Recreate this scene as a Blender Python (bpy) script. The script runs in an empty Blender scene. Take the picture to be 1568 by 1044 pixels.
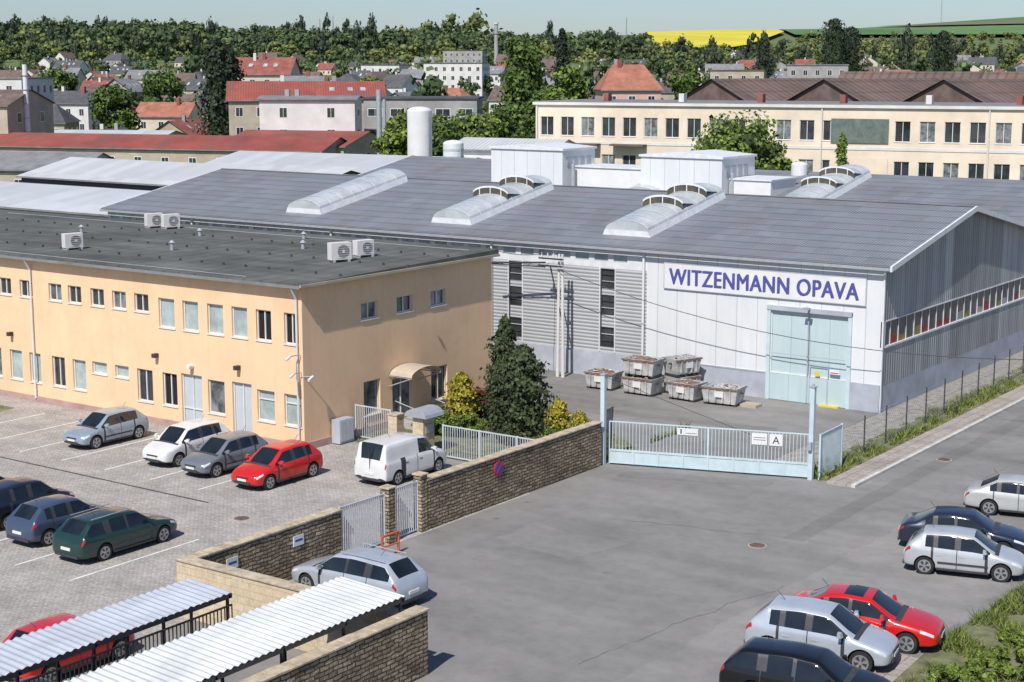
import bpy, bmesh, math, random
import numpy as np
from mathutils import Vector, Matrix, noise
random.seed(7); rng=np.random.default_rng(7)
SC=bpy.context.scene
COL=SC.collection
H=17.0; YAW=math.radians(35.5); PITCH=math.radians(9.65)
FW=np.array([-math.sin(YAW),math.cos(YAW)]); RT=np.array([math.cos(YAW),math.sin(YAW)])
# ---------------------------------------------------------------- materials
class NT:
    def __init__(s,name):
        s.m=bpy.data.materials.new(name); s.m.use_nodes=True; s.t=s.m.node_tree
        s.p=s.t.nodes['Principled BSDF']; s.tc=s.t.nodes.new('ShaderNodeTexCoord')
    def n(s,typ,**k):
        nd=s.t.nodes.new('ShaderNode'+typ)
        for a,b in k.items():
            if a.startswith('i_'):
                nd.inputs[a[2:].replace('_',' ')].default_value=b
            else: setattr(nd,a,b)
        return nd
    def l(s,a,b): s.t.links.new(a,b)
    def noise(s,scale,detail=4,rough=.6,vec=None,stretch=None):
        nd=s.n('TexNoise',i_Scale=scale,i_Detail=min(detail,4.5),i_Roughness=rough)
        v=vec or s.tc.outputs['Object']
        if stretch:
            mp=s.n('Mapping'); mp.inputs['Scale'].default_value=stretch; s.l(v,mp.inputs[0]); v=mp.outputs[0]
        s.l(v,nd.inputs['Vector']); return nd.outputs['Fac']
    def ramp(s,fac,stops):
        r=s.n('ValToRGB'); e=r.color_ramp.elements
        while len(e)<len(stops): e.new(.5)
        for i,(p,c) in enumerate(stops): e[i].position=p; e[i].color=(*c,1) if len(c)==3 else c
        s.l(fac,r.inputs[0]); return r.outputs[0]
    def mix(s,fac,a,b,mode='MIX'):
        m=s.n('MixRGB',blend_type=mode)
        for i,x in ((0,fac),(1,a),(2,b)):
            if isinstance(x,(int,float)): m.inputs[i].default_value=x if i==0 else (x,x,x,1)
            elif isinstance(x,tuple): m.inputs[i].default_value=(*x,1)
            else: s.l(x,m.inputs[i])
        return m.outputs[0]
    def bump(s,h,strength=.4,dist=.02):
        b=s.n('Bump',i_Strength=strength,i_Distance=dist); s.l(h,b.inputs['Height']); s.l(b.outputs[0],s.p.inputs['Normal'])
    def out(s,col,rough=.7,metal=0,spec=.4):
        if isinstance(col,tuple): s.p.inputs['Base Color'].default_value=(*col,1)
        else: s.l(col,s.p.inputs['Base Color'])
        s.p.inputs['Roughness'].default_value=rough; s.p.inputs['Metallic'].default_value=metal
        s.p.inputs['Specular IOR Level'].default_value=spec
        return s.m
def sc3(c,k): return tuple(min(1,x*k) for x in c)
def mat(name,c,rough=.7,var=.18,scale=.8,bump=0,bs=25,metal=0,spec=.4,stretch=None):
    t=NT(name); f=t.noise(scale,4,.65,stretch=stretch)
    col=t.ramp(f,[(.3,sc3(c,1-var)),(.7,sc3(c,1+var))])
    if bump: t.bump(t.noise(bs,3),bump,.02)
    return t.out(col,rough,metal,spec)
def waves(t,axis,period,vec=None):
    sx=t.n('SeparateXYZ'); t.l(vec or t.tc.outputs['Object'],sx.inputs[0])
    m=t.n('Math',operation='MULTIPLY'); t.l(sx.outputs[axis],m.inputs[0]); m.inputs[1].default_value=2*math.pi/period
    s_=t.n('Math',operation='SINE'); t.l(m.outputs[0],s_.inputs[0])
    a=t.n('Math',operation='MULTIPLY_ADD'); t.l(s_.outputs[0],a.inputs[0]); a.inputs[1].default_value=.5; a.inputs[2].default_value=.5
    return a.outputs[0]
def cells(t,px,py,ax=0,ay=1):
    sx=t.n('SeparateXYZ'); t.l(t.tc.outputs['Object'],sx.inputs[0]); cb=t.n('CombineXYZ')
    for k,(a,p) in enumerate(((ax,px),(ay,py))):
        d=t.n('Math',operation='DIVIDE'); t.l(sx.outputs[a],d.inputs[0]); d.inputs[1].default_value=p
        f=t.n('Math',operation='FLOOR'); t.l(d.outputs[0],f.inputs[0]); t.l(f.outputs[0],cb.inputs[k])
    w=t.n('TexWhiteNoise',noise_dimensions='3D'); t.l(cb.outputs[0],w.inputs['Vector']); return w.outputs['Value']
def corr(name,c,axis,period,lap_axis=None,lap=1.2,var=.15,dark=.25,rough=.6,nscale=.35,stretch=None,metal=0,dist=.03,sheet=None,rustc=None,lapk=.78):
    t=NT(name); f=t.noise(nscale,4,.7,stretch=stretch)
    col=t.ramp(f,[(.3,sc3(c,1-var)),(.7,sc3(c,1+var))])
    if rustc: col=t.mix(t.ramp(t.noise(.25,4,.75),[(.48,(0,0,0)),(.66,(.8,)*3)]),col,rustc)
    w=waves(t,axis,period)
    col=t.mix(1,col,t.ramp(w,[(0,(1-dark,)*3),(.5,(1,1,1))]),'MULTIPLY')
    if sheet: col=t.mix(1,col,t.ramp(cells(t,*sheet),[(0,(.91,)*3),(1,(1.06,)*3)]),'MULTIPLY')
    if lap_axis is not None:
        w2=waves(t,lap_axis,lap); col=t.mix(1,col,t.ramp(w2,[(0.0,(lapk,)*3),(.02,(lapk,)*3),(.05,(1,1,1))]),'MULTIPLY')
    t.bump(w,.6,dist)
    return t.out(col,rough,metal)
def asphalt(name='asphalt',k=1.0):
    t=NT(name); a=t.noise(.12,4,.6); b=t.noise(60,2,.7); c=t.noise(1.3,4,.7); d=t.noise(.35,4,.5,stretch=(.35,1.6,1))
    col=t.ramp(a,[(.3,(.203*k,.195*k,.184*k)),(.7,(.272*k,.261*k,.247*k))])
    col=t.mix(.55,col,t.ramp(d,[(.35,(.74,)*3),(.62,(1.05,1.05,1.05))]),'MULTIPLY')
    col=t.mix(.5,col,t.ramp(b,[(.3,(.72,)*3),(.7,(1.2,1.2,1.2))]),'MULTIPLY')
    col=t.mix(.6,col,t.ramp(c,[(.3,(.78,)*3),(.6,(1.06,1.06,1.06))]),'MULTIPLY')
    v2=t.n('TexVoronoi',feature='F1',i_Scale=.6); t.l(t.tc.outputs['Object'],v2.inputs['Vector'])
    spots=t.ramp(v2.outputs['Distance'],[(0,(.6,)*3),(.07,(.8,)*3),(.12,(1,1,1))])
    col=t.mix(t.ramp(t.noise(.5,2),[(.52,(0,0,0)),(.6,(1,1,1))]),col,t.mix(1,col,spots,'MULTIPLY'))
    t.bump(b,.4,.01); return t.out(col,.9,0,.25)
def brickm(name,c1,c2,mortar,sx,sz,vertical=True,msize=.02,bump=.6,var=.3,dist=.03,off=.5,warp=.09):
    t=NT(name); src=t.tc.outputs['Object']
    if vertical:
        sp=t.n('SeparateXYZ'); t.l(src,sp.inputs[0]); ad=t.n('Math',operation='ADD'); t.l(sp.outputs[0],ad.inputs[0]); t.l(sp.outputs[1],ad.inputs[1])
        cb=t.n('CombineXYZ'); t.l(ad.outputs[0],cb.inputs[0]); t.l(sp.outputs[2],cb.inputs[1]); src=cb.outputs[0]
        nz=t.n('TexNoise',i_Scale=2.3,i_Detail=3.0); t.l(src,nz.inputs['Vector']); src=t.mix(warp,src,nz.outputs['Color'],'ADD')
    b=t.n('TexBrick',offset=off,i_Scale=1.0); t.l(src,b.inputs['Vector'])
    b.inputs['Color1'].default_value=(*c1,1); b.inputs['Color2'].default_value=(*c2,1); b.inputs['Mortar'].default_value=(*mortar,1)
    b.inputs['Brick Width'].default_value=sx; b.inputs['Row Height'].default_value=sz; b.inputs['Mortar Size'].default_value=msize; b.inputs['Mortar Smooth'].default_value=.4
    col=b.outputs['Color']
    col=t.mix(var,col,t.ramp(t.noise(.6,4,.7),[(.3,(.55,)*3),(.7,(1.3,)*3)]),'MULTIPLY')
    n2=t.noise(7,4,.7); col=t.mix(var,col,t.ramp(n2,[(.3,(.55,)*3),(.7,(1.3,)*3)]),'MULTIPLY')
    inv=t.n('Math',operation='MULTIPLY_ADD'); t.l(b.outputs['Fac'],inv.inputs[0]); inv.inputs[1].default_value=-1; t.l(n2,inv.inputs[2])
    t.bump(inv.outputs[0],bump,dist); return t.out(col,.9,0,.2)
def foliage(name,c,var=.5,scale=.6,k2=.6):
    t=NT(name); g=t.n('NewGeometry'); r=g.outputs['Random Per Island']
    col=t.ramp(r,[(0,sc3(c,1-var)),(.6,c),(1,(min(1,c[0]*1.5),min(1,c[1]*1.35),c[2]*1.1))])
    col=t.mix(k2,col,t.ramp(t.noise(scale,3),[(.3,(.5,.55,.6)),(.7,(1.45,1.35,1.2))]),'MULTIPLY')
    return t.out(col,.65,0,.25)
def panelwall(name,c,period,axis=0,var=.06,seam=.7):
    t=NT(name); w=waves(t,axis,period)
    col=t.ramp(t.noise(.5,4,.7,stretch=(1,1,.3)),[(.3,sc3(c,1-var)),(.7,sc3(c,1+var))])
    col=t.mix(.4,col,t.ramp(t.noise(1.2,4,.7,stretch=(3,3,.12)),[(.3,(.88,.87,.85)),(.55,(1,1,1))]),'MULTIPLY')
    col=t.mix(1,col,t.ramp(w,[(0,(seam,)*3),(.002,(seam,)*3),(.006,(1,1,1))]),'MULTIPLY')
    return t.out(col,.5)
MA={}
MA['asphalt']=asphalt(); MA['asphalt_patch']=asphalt('asphalt_patch',.86); MA['asphalt_old']=asphalt('asphalt_old',1.1)
MA['paver']=brickm('concrete_pavers',(.46,.425,.385),(.37,.345,.315),(.24,.22,.20),.22,.11,False,.012,.3,.55,.01)
MA['stone']=brickm('split_stone',(.50,.395,.27),(.25,.19,.125),(.09,.072,.052),.36,.13,True,.02,1,.85,.07,warp=.16)
MA['stonecap']=mat('stone_coping',(.44,.365,.26),.9,.35,3,.4)
MA['cream']=brickm('cream_block',(.64,.53,.37),(.58,.47,.32),(.42,.34,.23),.5,.24,True,.01,.3,.35,.01,warp=.0)
t=NT('peach_plaster'); c_=t.ramp(t.noise(.5,4,.7),[(.3,(.80,.53,.325)),(.7,(.86,.585,.365))])
c_=t.mix(.22,c_,t.ramp(t.noise(1.0,4,.7,stretch=(3,3,.15)),[(.3,(.8,.77,.74)),(.55,(1,1,1))]),'MULTIPLY')
c_=t.mix(.35,c_,t.ramp(t.noise(.35,4,.8),[(.35,(.82,.79,.76)),(.5,(1,1,1))]),'MULTIPLY'); t.bump(t.noise(40,2),.2,.01); MA['plaster']=t.out(c_,.9,0,.2)
t=NT('roof_felt'); c_=t.ramp(t.noise(.25,4,.7),[(.3,(.075,.079,.071)),(.7,(.145,.147,.134))]); w=waves(t,0,1.05)
c_=t.mix(1,c_,t.ramp(w,[(0,(.72,)*3),(.02,(.72,)*3),(.04,(1,1,1))]),'MULTIPLY')
c_=t.mix(.7,c_,t.ramp(t.noise(.5,4,.7,stretch=(.3,1.5,1)),[(.3,(.7,)*3),(.65,(1.3,)*3)]),'MULTIPLY'); t.bump(t.noise(30,2),.3,.01); MA['felt']=t.out(c_,.95,0,.15)
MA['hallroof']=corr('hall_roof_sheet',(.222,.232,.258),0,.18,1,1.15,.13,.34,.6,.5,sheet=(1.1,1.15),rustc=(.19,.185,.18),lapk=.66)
MA['whitewall']=panelwall('white_panels',(.67,.68,.685),1.2)
MA['plinth']=mat('plinth_grey',(.38,.40,.45),.8,.18,.7)
MA['louver']=corr('grey_louvres',(.46,.47,.48),2,.2,None,1,.08,.5,.6)
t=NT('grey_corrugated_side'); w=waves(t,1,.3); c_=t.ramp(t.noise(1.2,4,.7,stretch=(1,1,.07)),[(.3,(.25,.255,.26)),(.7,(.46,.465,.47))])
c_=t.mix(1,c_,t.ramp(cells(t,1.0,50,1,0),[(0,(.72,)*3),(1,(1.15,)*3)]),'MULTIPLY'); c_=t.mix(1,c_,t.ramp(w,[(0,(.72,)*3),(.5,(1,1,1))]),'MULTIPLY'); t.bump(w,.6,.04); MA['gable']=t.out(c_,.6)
MA['whitetrim']=mat('white_trim',(.66,.67,.68),.5,.12,2)
MA['white']=mat('white_paint',(.69,.69,.68),.5,.07,1)
MA['frame']=mat('window_frame',(.66,.65,.62),.5,.06,2)
MA['darkframe']=mat('dark_metal',(.045,.045,.05),.5,.2,3)
MA['galv']=mat('galvanised_steel',(.42,.44,.46),.45,.12,4,metal=.3)
MA['gatepaint']=mat('pale_blue_paint',(.50,.60,.63),.5,.1,2)
MA['gategrey']=mat('gate_grey_paint',(.50,.53,.56),.5,.1,2)
MA['doorblue']=panelwall('door_pale_blue',(.47,.57,.58),1.07,0,.07,.75)
MA['greydoor']=mat('grey_door',(.48,.52,.55),.5,.05,2)
def glass(name,c,rough=.08,spec=.7,var=.5,scale=.7):
    t=NT(name); col=t.ramp(t.noise(scale,3),[(.35,sc3(c,1-var)),(.65,sc3(c,1+var))]); return t.out(col,rough,0,spec)
MA['glass']=glass('window_glass',(.035,.042,.045))
MA['glass2']=glass('window_glass_curtain',(.16,.175,.175),.15,.6,.6,1.6)
MA['blind']=glass('glass_with_blind',(.36,.43,.42),.25,.5,.22,1.2)
MA['carglass']=glass('car_glass',(.012,.016,.018),.04,.8)
MA['open']=mat('open_window_dark',(.012,.012,.014),.9,.3,2)
MA['vent']=mat('vent_opening',(.085,.075,.055),.9,.4,2)
MA['rubber']=mat('tyre_rubber',(.022,.022,.022),.85,.2,6)
MA['rim']=mat('alloy_rim',(.40,.41,.42),.35,.05,5,metal=.6)
MA['lamp']=mat('headlamp_glass',(.55,.58,.61),.08,.25,9,spec=.8)
MA['tail']=mat('tail_lamp_red',(.38,.02,.015),.2,.1,5,spec=.6)
MA['plate']=mat('number_plate',(.68,.68,.65),.5,.05,5)
MA['rust']=mat('rusty_scrap',(.19,.115,.085),.9,.6,6,.8,30)
MA['scrap']=mat('metal_scrap',(.36,.36,.355),.5,.7,7,1,40)
MA['skip']=mat('skip_paint',(.40,.395,.38),.7,.45,2)
MA['lead']=mat('white_line',(.66,.66,.64),.8,.2,3)
MA['concrete']=mat('concrete',(.40,.38,.35),.9,.2,.9,.3)
MA['kerb']=mat('kerb_stone',(.52,.50,.46),.9,.2,2,.3)
MA['sidewalk']=brickm('sidewalk_slabs',(.41,.365,.32),(.34,.305,.27),(.21,.19,.16),.5,.5,False,.02,.3,.5,.01,0)
MA['gravel']=mat('gravel_ground',(.29,.27,.24),.95,.4,3,.6,60)
MA['grassground']=mat('grass_ground',(.15,.155,.08),.95,.5,1.5,.6,30)
t=NT('ground_soil_grass'); c_=t.ramp(t.noise(.02,4,.7),[(.3,(.07,.12,.04)),(.5,(.12,.16,.055)),(.7,(.16,.16,.10))]); MA['ground']=t.out(c_,.95)
MA['bark']=mat('bark',(.11,.085,.06),.95,.4,6,.8,20)
MA['leaf']=foliage('leaves_green',(.085,.14,.03))
MA['leafl']=foliage('leaves_light_green',(.14,.205,.04))
MA['leafd']=foliage('needles_dark',(.055,.078,.036))
MA['leafdd']=foliage('needles_blue_dark',(.032,.048,.028))
MA['leafg']=foliage('golden_thuja',(.36,.32,.04))
MA['leafr']=foliage('red_shrub',(.16,.05,.035))
MA['far']=foliage('distant_foliage',(.075,.115,.05),.4,.011,.85)
MA['far2']=foliage('distant_foliage_light',(.14,.175,.062),.4,.015,.85)
MA['far3']=foliage('distant_foliage_dark',(.042,.062,.038),.4,.015,.7)
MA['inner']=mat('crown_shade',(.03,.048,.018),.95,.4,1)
MA['grass']=foliage('grass_blades',(.15,.20,.05),.5,1.5)
MA['drygrass']=foliage('dry_grass_blades',(.27,.25,.12),.4,1.5)
MA['text']=mat('lettering_blue',(.075,.08,.30),.6,.08,2)
MA['signred']=mat('sign_red',(.5,.02,.02),.5,.1,2)
MA['signblue']=mat('sign_blue',(.02,.08,.4),.5,.1,2)
MA['yellow']=mat('yellow_paint',(.65,.50,.03),.6,.1,2)
MA['ochre']=mat('ochre_goods',(.26,.20,.05),.6,.3,2)
MA['redgoods']=mat('red_goods',(.30,.03,.025),.6,.3,2)
MA['orange']=mat('orange_red_paint',(.55,.11,.04),.5,.1,2)
MA['rape']=mat('rapeseed_bloom',(.58,.50,.04),.9,.16,.006)
MA['crop']=mat('green_crop',(.10,.185,.06),.95,.25,.004)
MA['crop2']=mat('ploughed_field',(.17,.165,.09),.95,.2,.004)
MA['redroof']=corr('red_sheet_roof',(.29,.075,.055),0,.4,None,1,.3,.25,.7,.15,rustc=(.17,.09,.075))
MA['whiteroof']=corr('light_sheet_roof',(.52,.535,.545),0,.5,None,1,.1,.25,.6,.1,sheet=(1.5,6))
MA['brownroof']=corr('rusty_brown_roof',(.145,.105,.09),0,1.2,1,2.5,.35,.3,.85,.2,rustc=(.20,.115,.085),sheet=(1.2,2.5))
MA['tile_red']=mat('tile_red',(.25,.085,.065),.85,.35,.6)
MA['tile_red2']=mat('tile_orange_red',(.33,.135,.09),.85,.3,.6)
MA['tile_brown']=mat('tile_brown',(.14,.10,.085),.9,.35,.6)
MA['tile_dark']=mat('tile_dark',(.085,.085,.09),.85,.3,.6)
MA['tile_grey']=mat('tile_grey',(.20,.20,.205),.8,.25,.6)
MA['w_cream']=mat('render_cream',(.58,.52,.42),.9,.15,.4)
MA['w_white']=mat('render_white',(.64,.62,.59),.9,.12,.4)
MA['w_tan']=mat('render_tan',(.42,.36,.28),.9,.2,.4)
MA['w_grey']=mat('render_grey',(.33,.32,.31),.9,.2,.4)
MA['w_pink']=mat('render_pink',(.60,.40,.33),.9,.12,.4)
MA['w_fact']=mat('factory_render',(.72,.605,.475),.9,.15,.25)
# ---------------------------------------------------------------- mesh builder
class MB:
    def __init__(s): s.v=[];s.f=[];s.mi=[];s.mats=[];s.T=None
    def mid(s,m):
        m=MA[m] if isinstance(m,str) else m
        if m not in s.mats: s.mats.append(m)
        return s.mats.index(m)
    def add(s,vs,fs,m):
        o=len(s.v)
        if s.T is not None: vs=[tuple(s.T@Vector(q)) for q in vs]
        s.v+= [tuple(q) for q in vs]; k=s.mid(m)
        for f in fs: s.f.append(tuple(i+o for i in f)); s.mi.append(k)
    def quad(s,pts,m): s.add(pts,[tuple(range(len(pts)))],m)
    def box(s,x0,x1,y0,y1,z0,z1,m):
        v=[(x0,y0,z0),(x1,y0,z0),(x1,y1,z0),(x0,y1,z0),(x0,y0,z1),(x1,y0,z1),(x1,y1,z1),(x0,y1,z1)]
        s.add(v,[(0,3,2,1),(4,5,6,7),(0,1,5,4),(1,2,6,5),(2,3,7,6),(3,0,4,7)],m)
    def wbox(s,O,U,N,u0,u1,n0,n1,z0,z1,m):
        P=lambda u,n,z:(O[0]+U[0]*u+N[0]*n,O[1]+U[1]*u+N[1]*n,(O[2] if len(O)>2 else 0)+z)
        v=[P(u0,n0,z0),P(u1,n0,z0),P(u1,n1,z0),P(u0,n1,z0),P(u0,n0,z1),P(u1,n0,z1),P(u1,n1,z1),P(u0,n1,z1)]
        s.add(v,[(0,3,2,1),(4,5,6,7),(0,1,5,4),(1,2,6,5),(2,3,7,6),(3,0,4,7)],m)
    def cyl(s,p0,p1,r0,r1=None,n=10,m='galv',caps=True):
        r1=r0 if r1 is None else r1; p0=Vector(p0);p1=Vector(p1); d=(p1-p0).normalized()
        a=d.orthogonal().normalized(); b=d.cross(a)
        v=[];
        for p,r in ((p0,r0),(p1,r1)):
            for i in range(n):
                t=2*math.pi*i/n; v.append(tuple(p+a*math.cos(t)*r+b*math.sin(t)*r))
        f=[(i,(i+1)%n,n+(i+1)%n,n+i) for i in range(n)]
        if caps: f+=[tuple(range(n-1,-1,-1)),tuple(range(n,2*n))]
        s.add(v,f,m)
    def obj(s,name,parent=None,loc=(0,0,0),rot=0,smooth=None,bevel=0,sub=0):
        me=bpy.data.meshes.new(name); me.from_pydata(s.v,[],s.f)
        for m in s.mats: me.materials.append(m)
        me.polygons.foreach_set('material_index',s.mi)
        if smooth is not None:
            bm=bmesh.new(); bm.from_mesh(me); bmesh.ops.recalc_face_normals(bm,faces=bm.faces[:]); bm.to_mesh(me); bm.free()
            me.polygons.foreach_set('use_smooth',[True]*len(me.polygons)); me.set_sharp_from_angle(angle=math.radians(smooth))
        me.update()
        o=bpy.data.objects.new(name,me); COL.objects.link(o); o.location=loc; o.rotation_euler[2]=rot
        if parent: o.parent=parent
        if bevel:
            b=o.modifiers.new('b','BEVEL'); b.width=bevel; b.segments=2; b.limit_method='ANGLE'
        return o
def empty(name,loc=(0,0,0),rot=0):
    e=bpy.data.objects.new(name,None); COL.objects.link(e); e.location=loc; e.rotation_euler[2]=rot; e.empty_display_size=.5; return e
def wall(mb,O,U,N,L,z0,z1,ops,m,frame='frame',depth=.16):
    us=sorted({0,L,*[o[0] for o in ops],*[o[1] for o in ops]}); zs=sorted({z0,z1,*[o[2] for o in ops],*[o[3] for o in ops]})
    P=lambda u,n,z:(O[0]+U[0]*u+N[0]*n,O[1]+U[1]*u+N[1]*n,z)
    for i in range(len(us)-1):
        for j in range(len(zs)-1):
            cu=(us[i]+us[i+1])/2; cz=(zs[j]+zs[j+1])/2
            if any(o[0]<cu<o[1] and o[2]<cz<o[3] for o in ops): continue
            mb.quad([P(us[i],0,zs[j]),P(us[i+1],0,zs[j]),P(us[i+1],0,zs[j+1]),P(us[i],0,zs[j+1])],m)
    for o in ops:
        a,b,c,d,pm=o[:5]; mul=o[5] if len(o)>5 else 1; tr=o[6] if len(o)>6 else 0
        mb.quad([P(a,0,c),P(a,-depth,c),P(a,-depth,d),P(a,0,d)],m); mb.quad([P(b,0,c),P(b,0,d),P(b,-depth,d),P(b,-depth,c)],m)
        mb.quad([P(a,0,d),P(a,-depth,d),P(b,-depth,d),P(b,0,d)],m); mb.quad([P(a,0,c),P(b,0,c),P(b,-depth,c),P(a,-depth,c)],m)
        mb.quad([P(a,-depth,c),P(b,-depth,c),P(b,-depth,d),P(a,-depth,d)],pm)
        fw=.055; n0,n1=-depth+.004,-depth+.06
        W=lambda *q:mb.wbox((O[0],O[1],0),U,N,*q)
        W(a,a+fw,n0,n1,c,d,frame); W(b-fw,b,n0,n1,c,d,frame); W(a+fw,b-fw,n0,n1,c,c+fw,frame); W(a+fw,b-fw,n0,n1,d-fw,d,frame)
        for k in range(1,mul+0): 
            u=a+(b-a)*k/mul; W(u-.03,u+.03,n0,n1,c+fw,d-fw,frame)
        if tr: W(a+fw,b-fw,n0,n1-.005,c+(d-c)*tr-.025,c+(d-c)*tr+.025,frame)
        if c>.3 and depth>.12: W(a-.04,b+.04,.002,.05,c-.05,c-.003,'whitetrim')
# ---------------------------------------------------------------- terrain
KD=[-1e4,250,1100,1600,2200,3000,3800,9000]
KU=[-600,0,600,950,1190,1568,2400]
KZ=[[0,0,17,40,62,70,75,75],[0,0,17,40,62,70,75,75],[0,0,17,32,50,60,65,65],[0,0,17,26,42,78,80,80],[0,0,17,24,38,84,92,92],[0,0,17,24,40,84,131,131],[0,0,17,24,40,84,135,135]]
def tz(x,y):
    D=x*FW[0]+y*FW[1]; R_=x*RT[0]+y*RT[1]; u=784+2480*R_/max(D,250)
    u=min(max(u,-600),2400)
    cols=[np.interp(D,KD,k) for k in KZ]; return float(np.interp(u,KU,cols))
def S(u,D):
    p=D*(FW+(u-784)/2480*RT); return float(p[0]),float(p[1])
def sheet(name,Ds,Rs,m,lift=0):
    v=[];f=[]
    for D in Ds:
        for R_ in Rs:
            x,y=D*FW[0]+R_*RT[0],D*FW[1]+R_*RT[1]; v.append((x,y,tz(x,y)+lift))
    n=len(Rs)
    for i in range(len(Ds)-1):
        for j in range(n-1): f.append((i*n+j,i*n+j+1,(i+1)*n+j+1,(i+1)*n+j))
    mb=MB(); mb.add(v,f,m); return mb.obj(name)
Ds=[-500,-100,100,250]+list(range(350,1100,75))+list(range(1100,3900,100))+[4500,6000,9000]
Rs=[-7000,-4500,-3000,-2200]+list(range(-1600,2500,100))+[3000,4500,7000]
sheet('ground',Ds,Rs,'ground')
def field(name,pts,m,lift=4):
    v=[];f=[];n=12
    for D,a,b in pts:
        for i in range(n+1):
            x,y=S(a+(b-a)*i/n,D); v.append((x,y,tz(x,y)+lift))
    for i in range(len(pts)-1):
        for j in range(n): f.append((i*(n+1)+j,i*(n+1)+j+1,(i+1)*(n+1)+j+1,(i+1)*(n+1)+j))
    mb=MB(); mb.add(v,f,m); mb.obj(name)
field('rapeseed_field',[(2150,960,1110),(2300,975,1140),(2500,985,1165),(2700,990,1185),(2850,985,1198),(2950,990,1190),(3010,1040,1150)],'rape',6)
field('crop_field',[(2700,1215,1700),(2900,1200,1700),(3100,1190,1700),(3300,1180,1700),(3500,1180,1700),(3800,1180,1700)],'crop',6)
field('ploughed_field',[(3200,1400,1700),(3300,1350,1700),(3400,1340,1700),(3460,1420,1700)],'crop2',9)
def flat(name,pts,z,m):
    mb=MB(); mb.quad([(x,y,z) for x,y in pts],m); return mb.obj(name)
flat('road',[(-58,10),(6,10),(6,150),(-58,150)],.004,'asphalt')
flat('parking_lot',[(-100,8),(-36.0,8),(-36.0,51.75),(-44.0,54.4),(-100,54.4)],.008,'paver')
flat('yard_ground',[(-30.5,62.5),(-28.0,62.5),(-28.3,120),(-30.5,120)],.008,'gravel')
flat('garden_ground',[(-48.4,54.6),(-36.5,54.6),(-36.5,61),(-43,66),(-48.4,66)],.012,'grassground')
flat('verge_ground',[(-28.4,60.6),(-26.9,60.6),(-26.9,130),(-28.6,130)],.014,'grassground')
flat('lawn_ground',[(-80,47.6),(-66.5,48.0),(-66.8,50.2),(-80,50.2)],.014,'grassground')
def patch(pts,m,z=.008,jit=.12):
    out=[]
    for i in range(len(pts)):
        a=Vector(pts[i]);b=Vector(pts[(i+1)%len(pts)]); n=max(2,int((b-a).length/.8))
        for k in range(n):
            q=a.lerp(b,k/n); out.append((q.x+random.uniform(-jit,jit),q.y+random.uniform(-jit,jit)))
    flat('road_patch',out,z,m)
patch([(-34.5,56.2),(-28.5,58.3),(-28.9,59.3),(-34.8,57.2)],'asphalt_patch')
patch([(-24.9,52),(-24.1,52),(-23.7,90),(-24.5,90)],'asphalt_patch',jit=.05)
patch([(-33.5,45.8),(-29.6,45.2),(-29.1,47.9),(-33.2,48.4)],'asphalt_old',jit=.25)
patch([(-22.5,36),(-16.2,37.2),(-16.4,57),(-21.8,58)],'asphalt_old',jit=.2)
patch([(-42,66.5),(-33,67.5),(-33.2,68.4),(-42.2,67.5)],'asphalt_patch')
mb=MB()
for (x0,y0,x1,y1) in ((-31,50.5,-25,52),(-24,37,-22.4,47),(-50,68.5,-40,70.0),(-22,62,-20,80),(-31,60,-30,64)):
    a=Vector((x0,y0));b=Vector((x1,y1)); n=int((b-a).length/.3); pv=None; off=0
    for i in range(n+1):
        off+=random.uniform(-.11,.11); off*=.97; q=a.lerp(b,i/n); nrm=Vector((-(b-a).y,(b-a).x)).normalized(); q=q+nrm*off; w_=random.uniform(.003,.011)
        L_=(q-nrm*w_,q+nrm*w_)
        if pv: mb.quad([(pv[0].x,pv[0].y,.012),(L_[0].x,L_[0].y,.012),(L_[1].x,L_[1].y,.012),(pv[1].x,pv[1].y,.012)],'darkframe')
        pv=L_
MA['crack']=mat('crack_dark',(.125,.12,.115),.95,.3,3); mb.mats=[MA['crack']]; mb.obj('road_cracks')
mb=MB(); mb.box(-26.9,-25.8,60.2,130,0,.11,'sidewalk'); mb.box(-25.8,-25.62,60.2,130,0,.12,'kerb'); mb.obj('sidewalk')
flat('grass_bank_ground',[(-15.7,30),(5,30),(5,70),(-12.5,70),(-14.5,56),(-15.8,50.5),(-16.3,45.5)],.016,'grassground')
mb=MB(); mb.box(-19.5,-16.0,38,43.2,0.0,.012,'sidewalk'); mb.obj('pavement')
mb=MB()
for i in range(7):
    x=-47.4-2.85*i; mb.quad([(x-.05,44.3,.013),(x+.05,44.3,.013),(x+.05,50.2,.013),(x-.05,50.2,.013)],'lead')
for i in range(5):
    x=-42.2-2.9*i; mb.quad([(x-.05,33.5,.013),(x+.05,33.5,.013),(x+.05,39.4,.013),(x-.05,39.4,.013)],'lead')
mb.obj('parking_markings')
mb=MB(); mb.box(-62,-45.6,43.1,43.22,.0,.014,'darkframe'); mb.obj('drain_channel')
def manhole(x,y):
    mb=MB(); mb.cyl((x,y,0),(x,y,.016),.34,n=20,m='concrete'); mb.cyl((x,y,.016),(x,y,.024),.30,n=20,m='rust')
    for k in range(-2,3): mb.box(x-.2,x+.2,y+k*.09-.01,y+k*.09+.01,.024,.03,'darkframe')
    mb.obj('manhole_cover')
manhole(-25.2,50.6); manhole(-42.9,42.3); manhole(-24.4,67)
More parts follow.
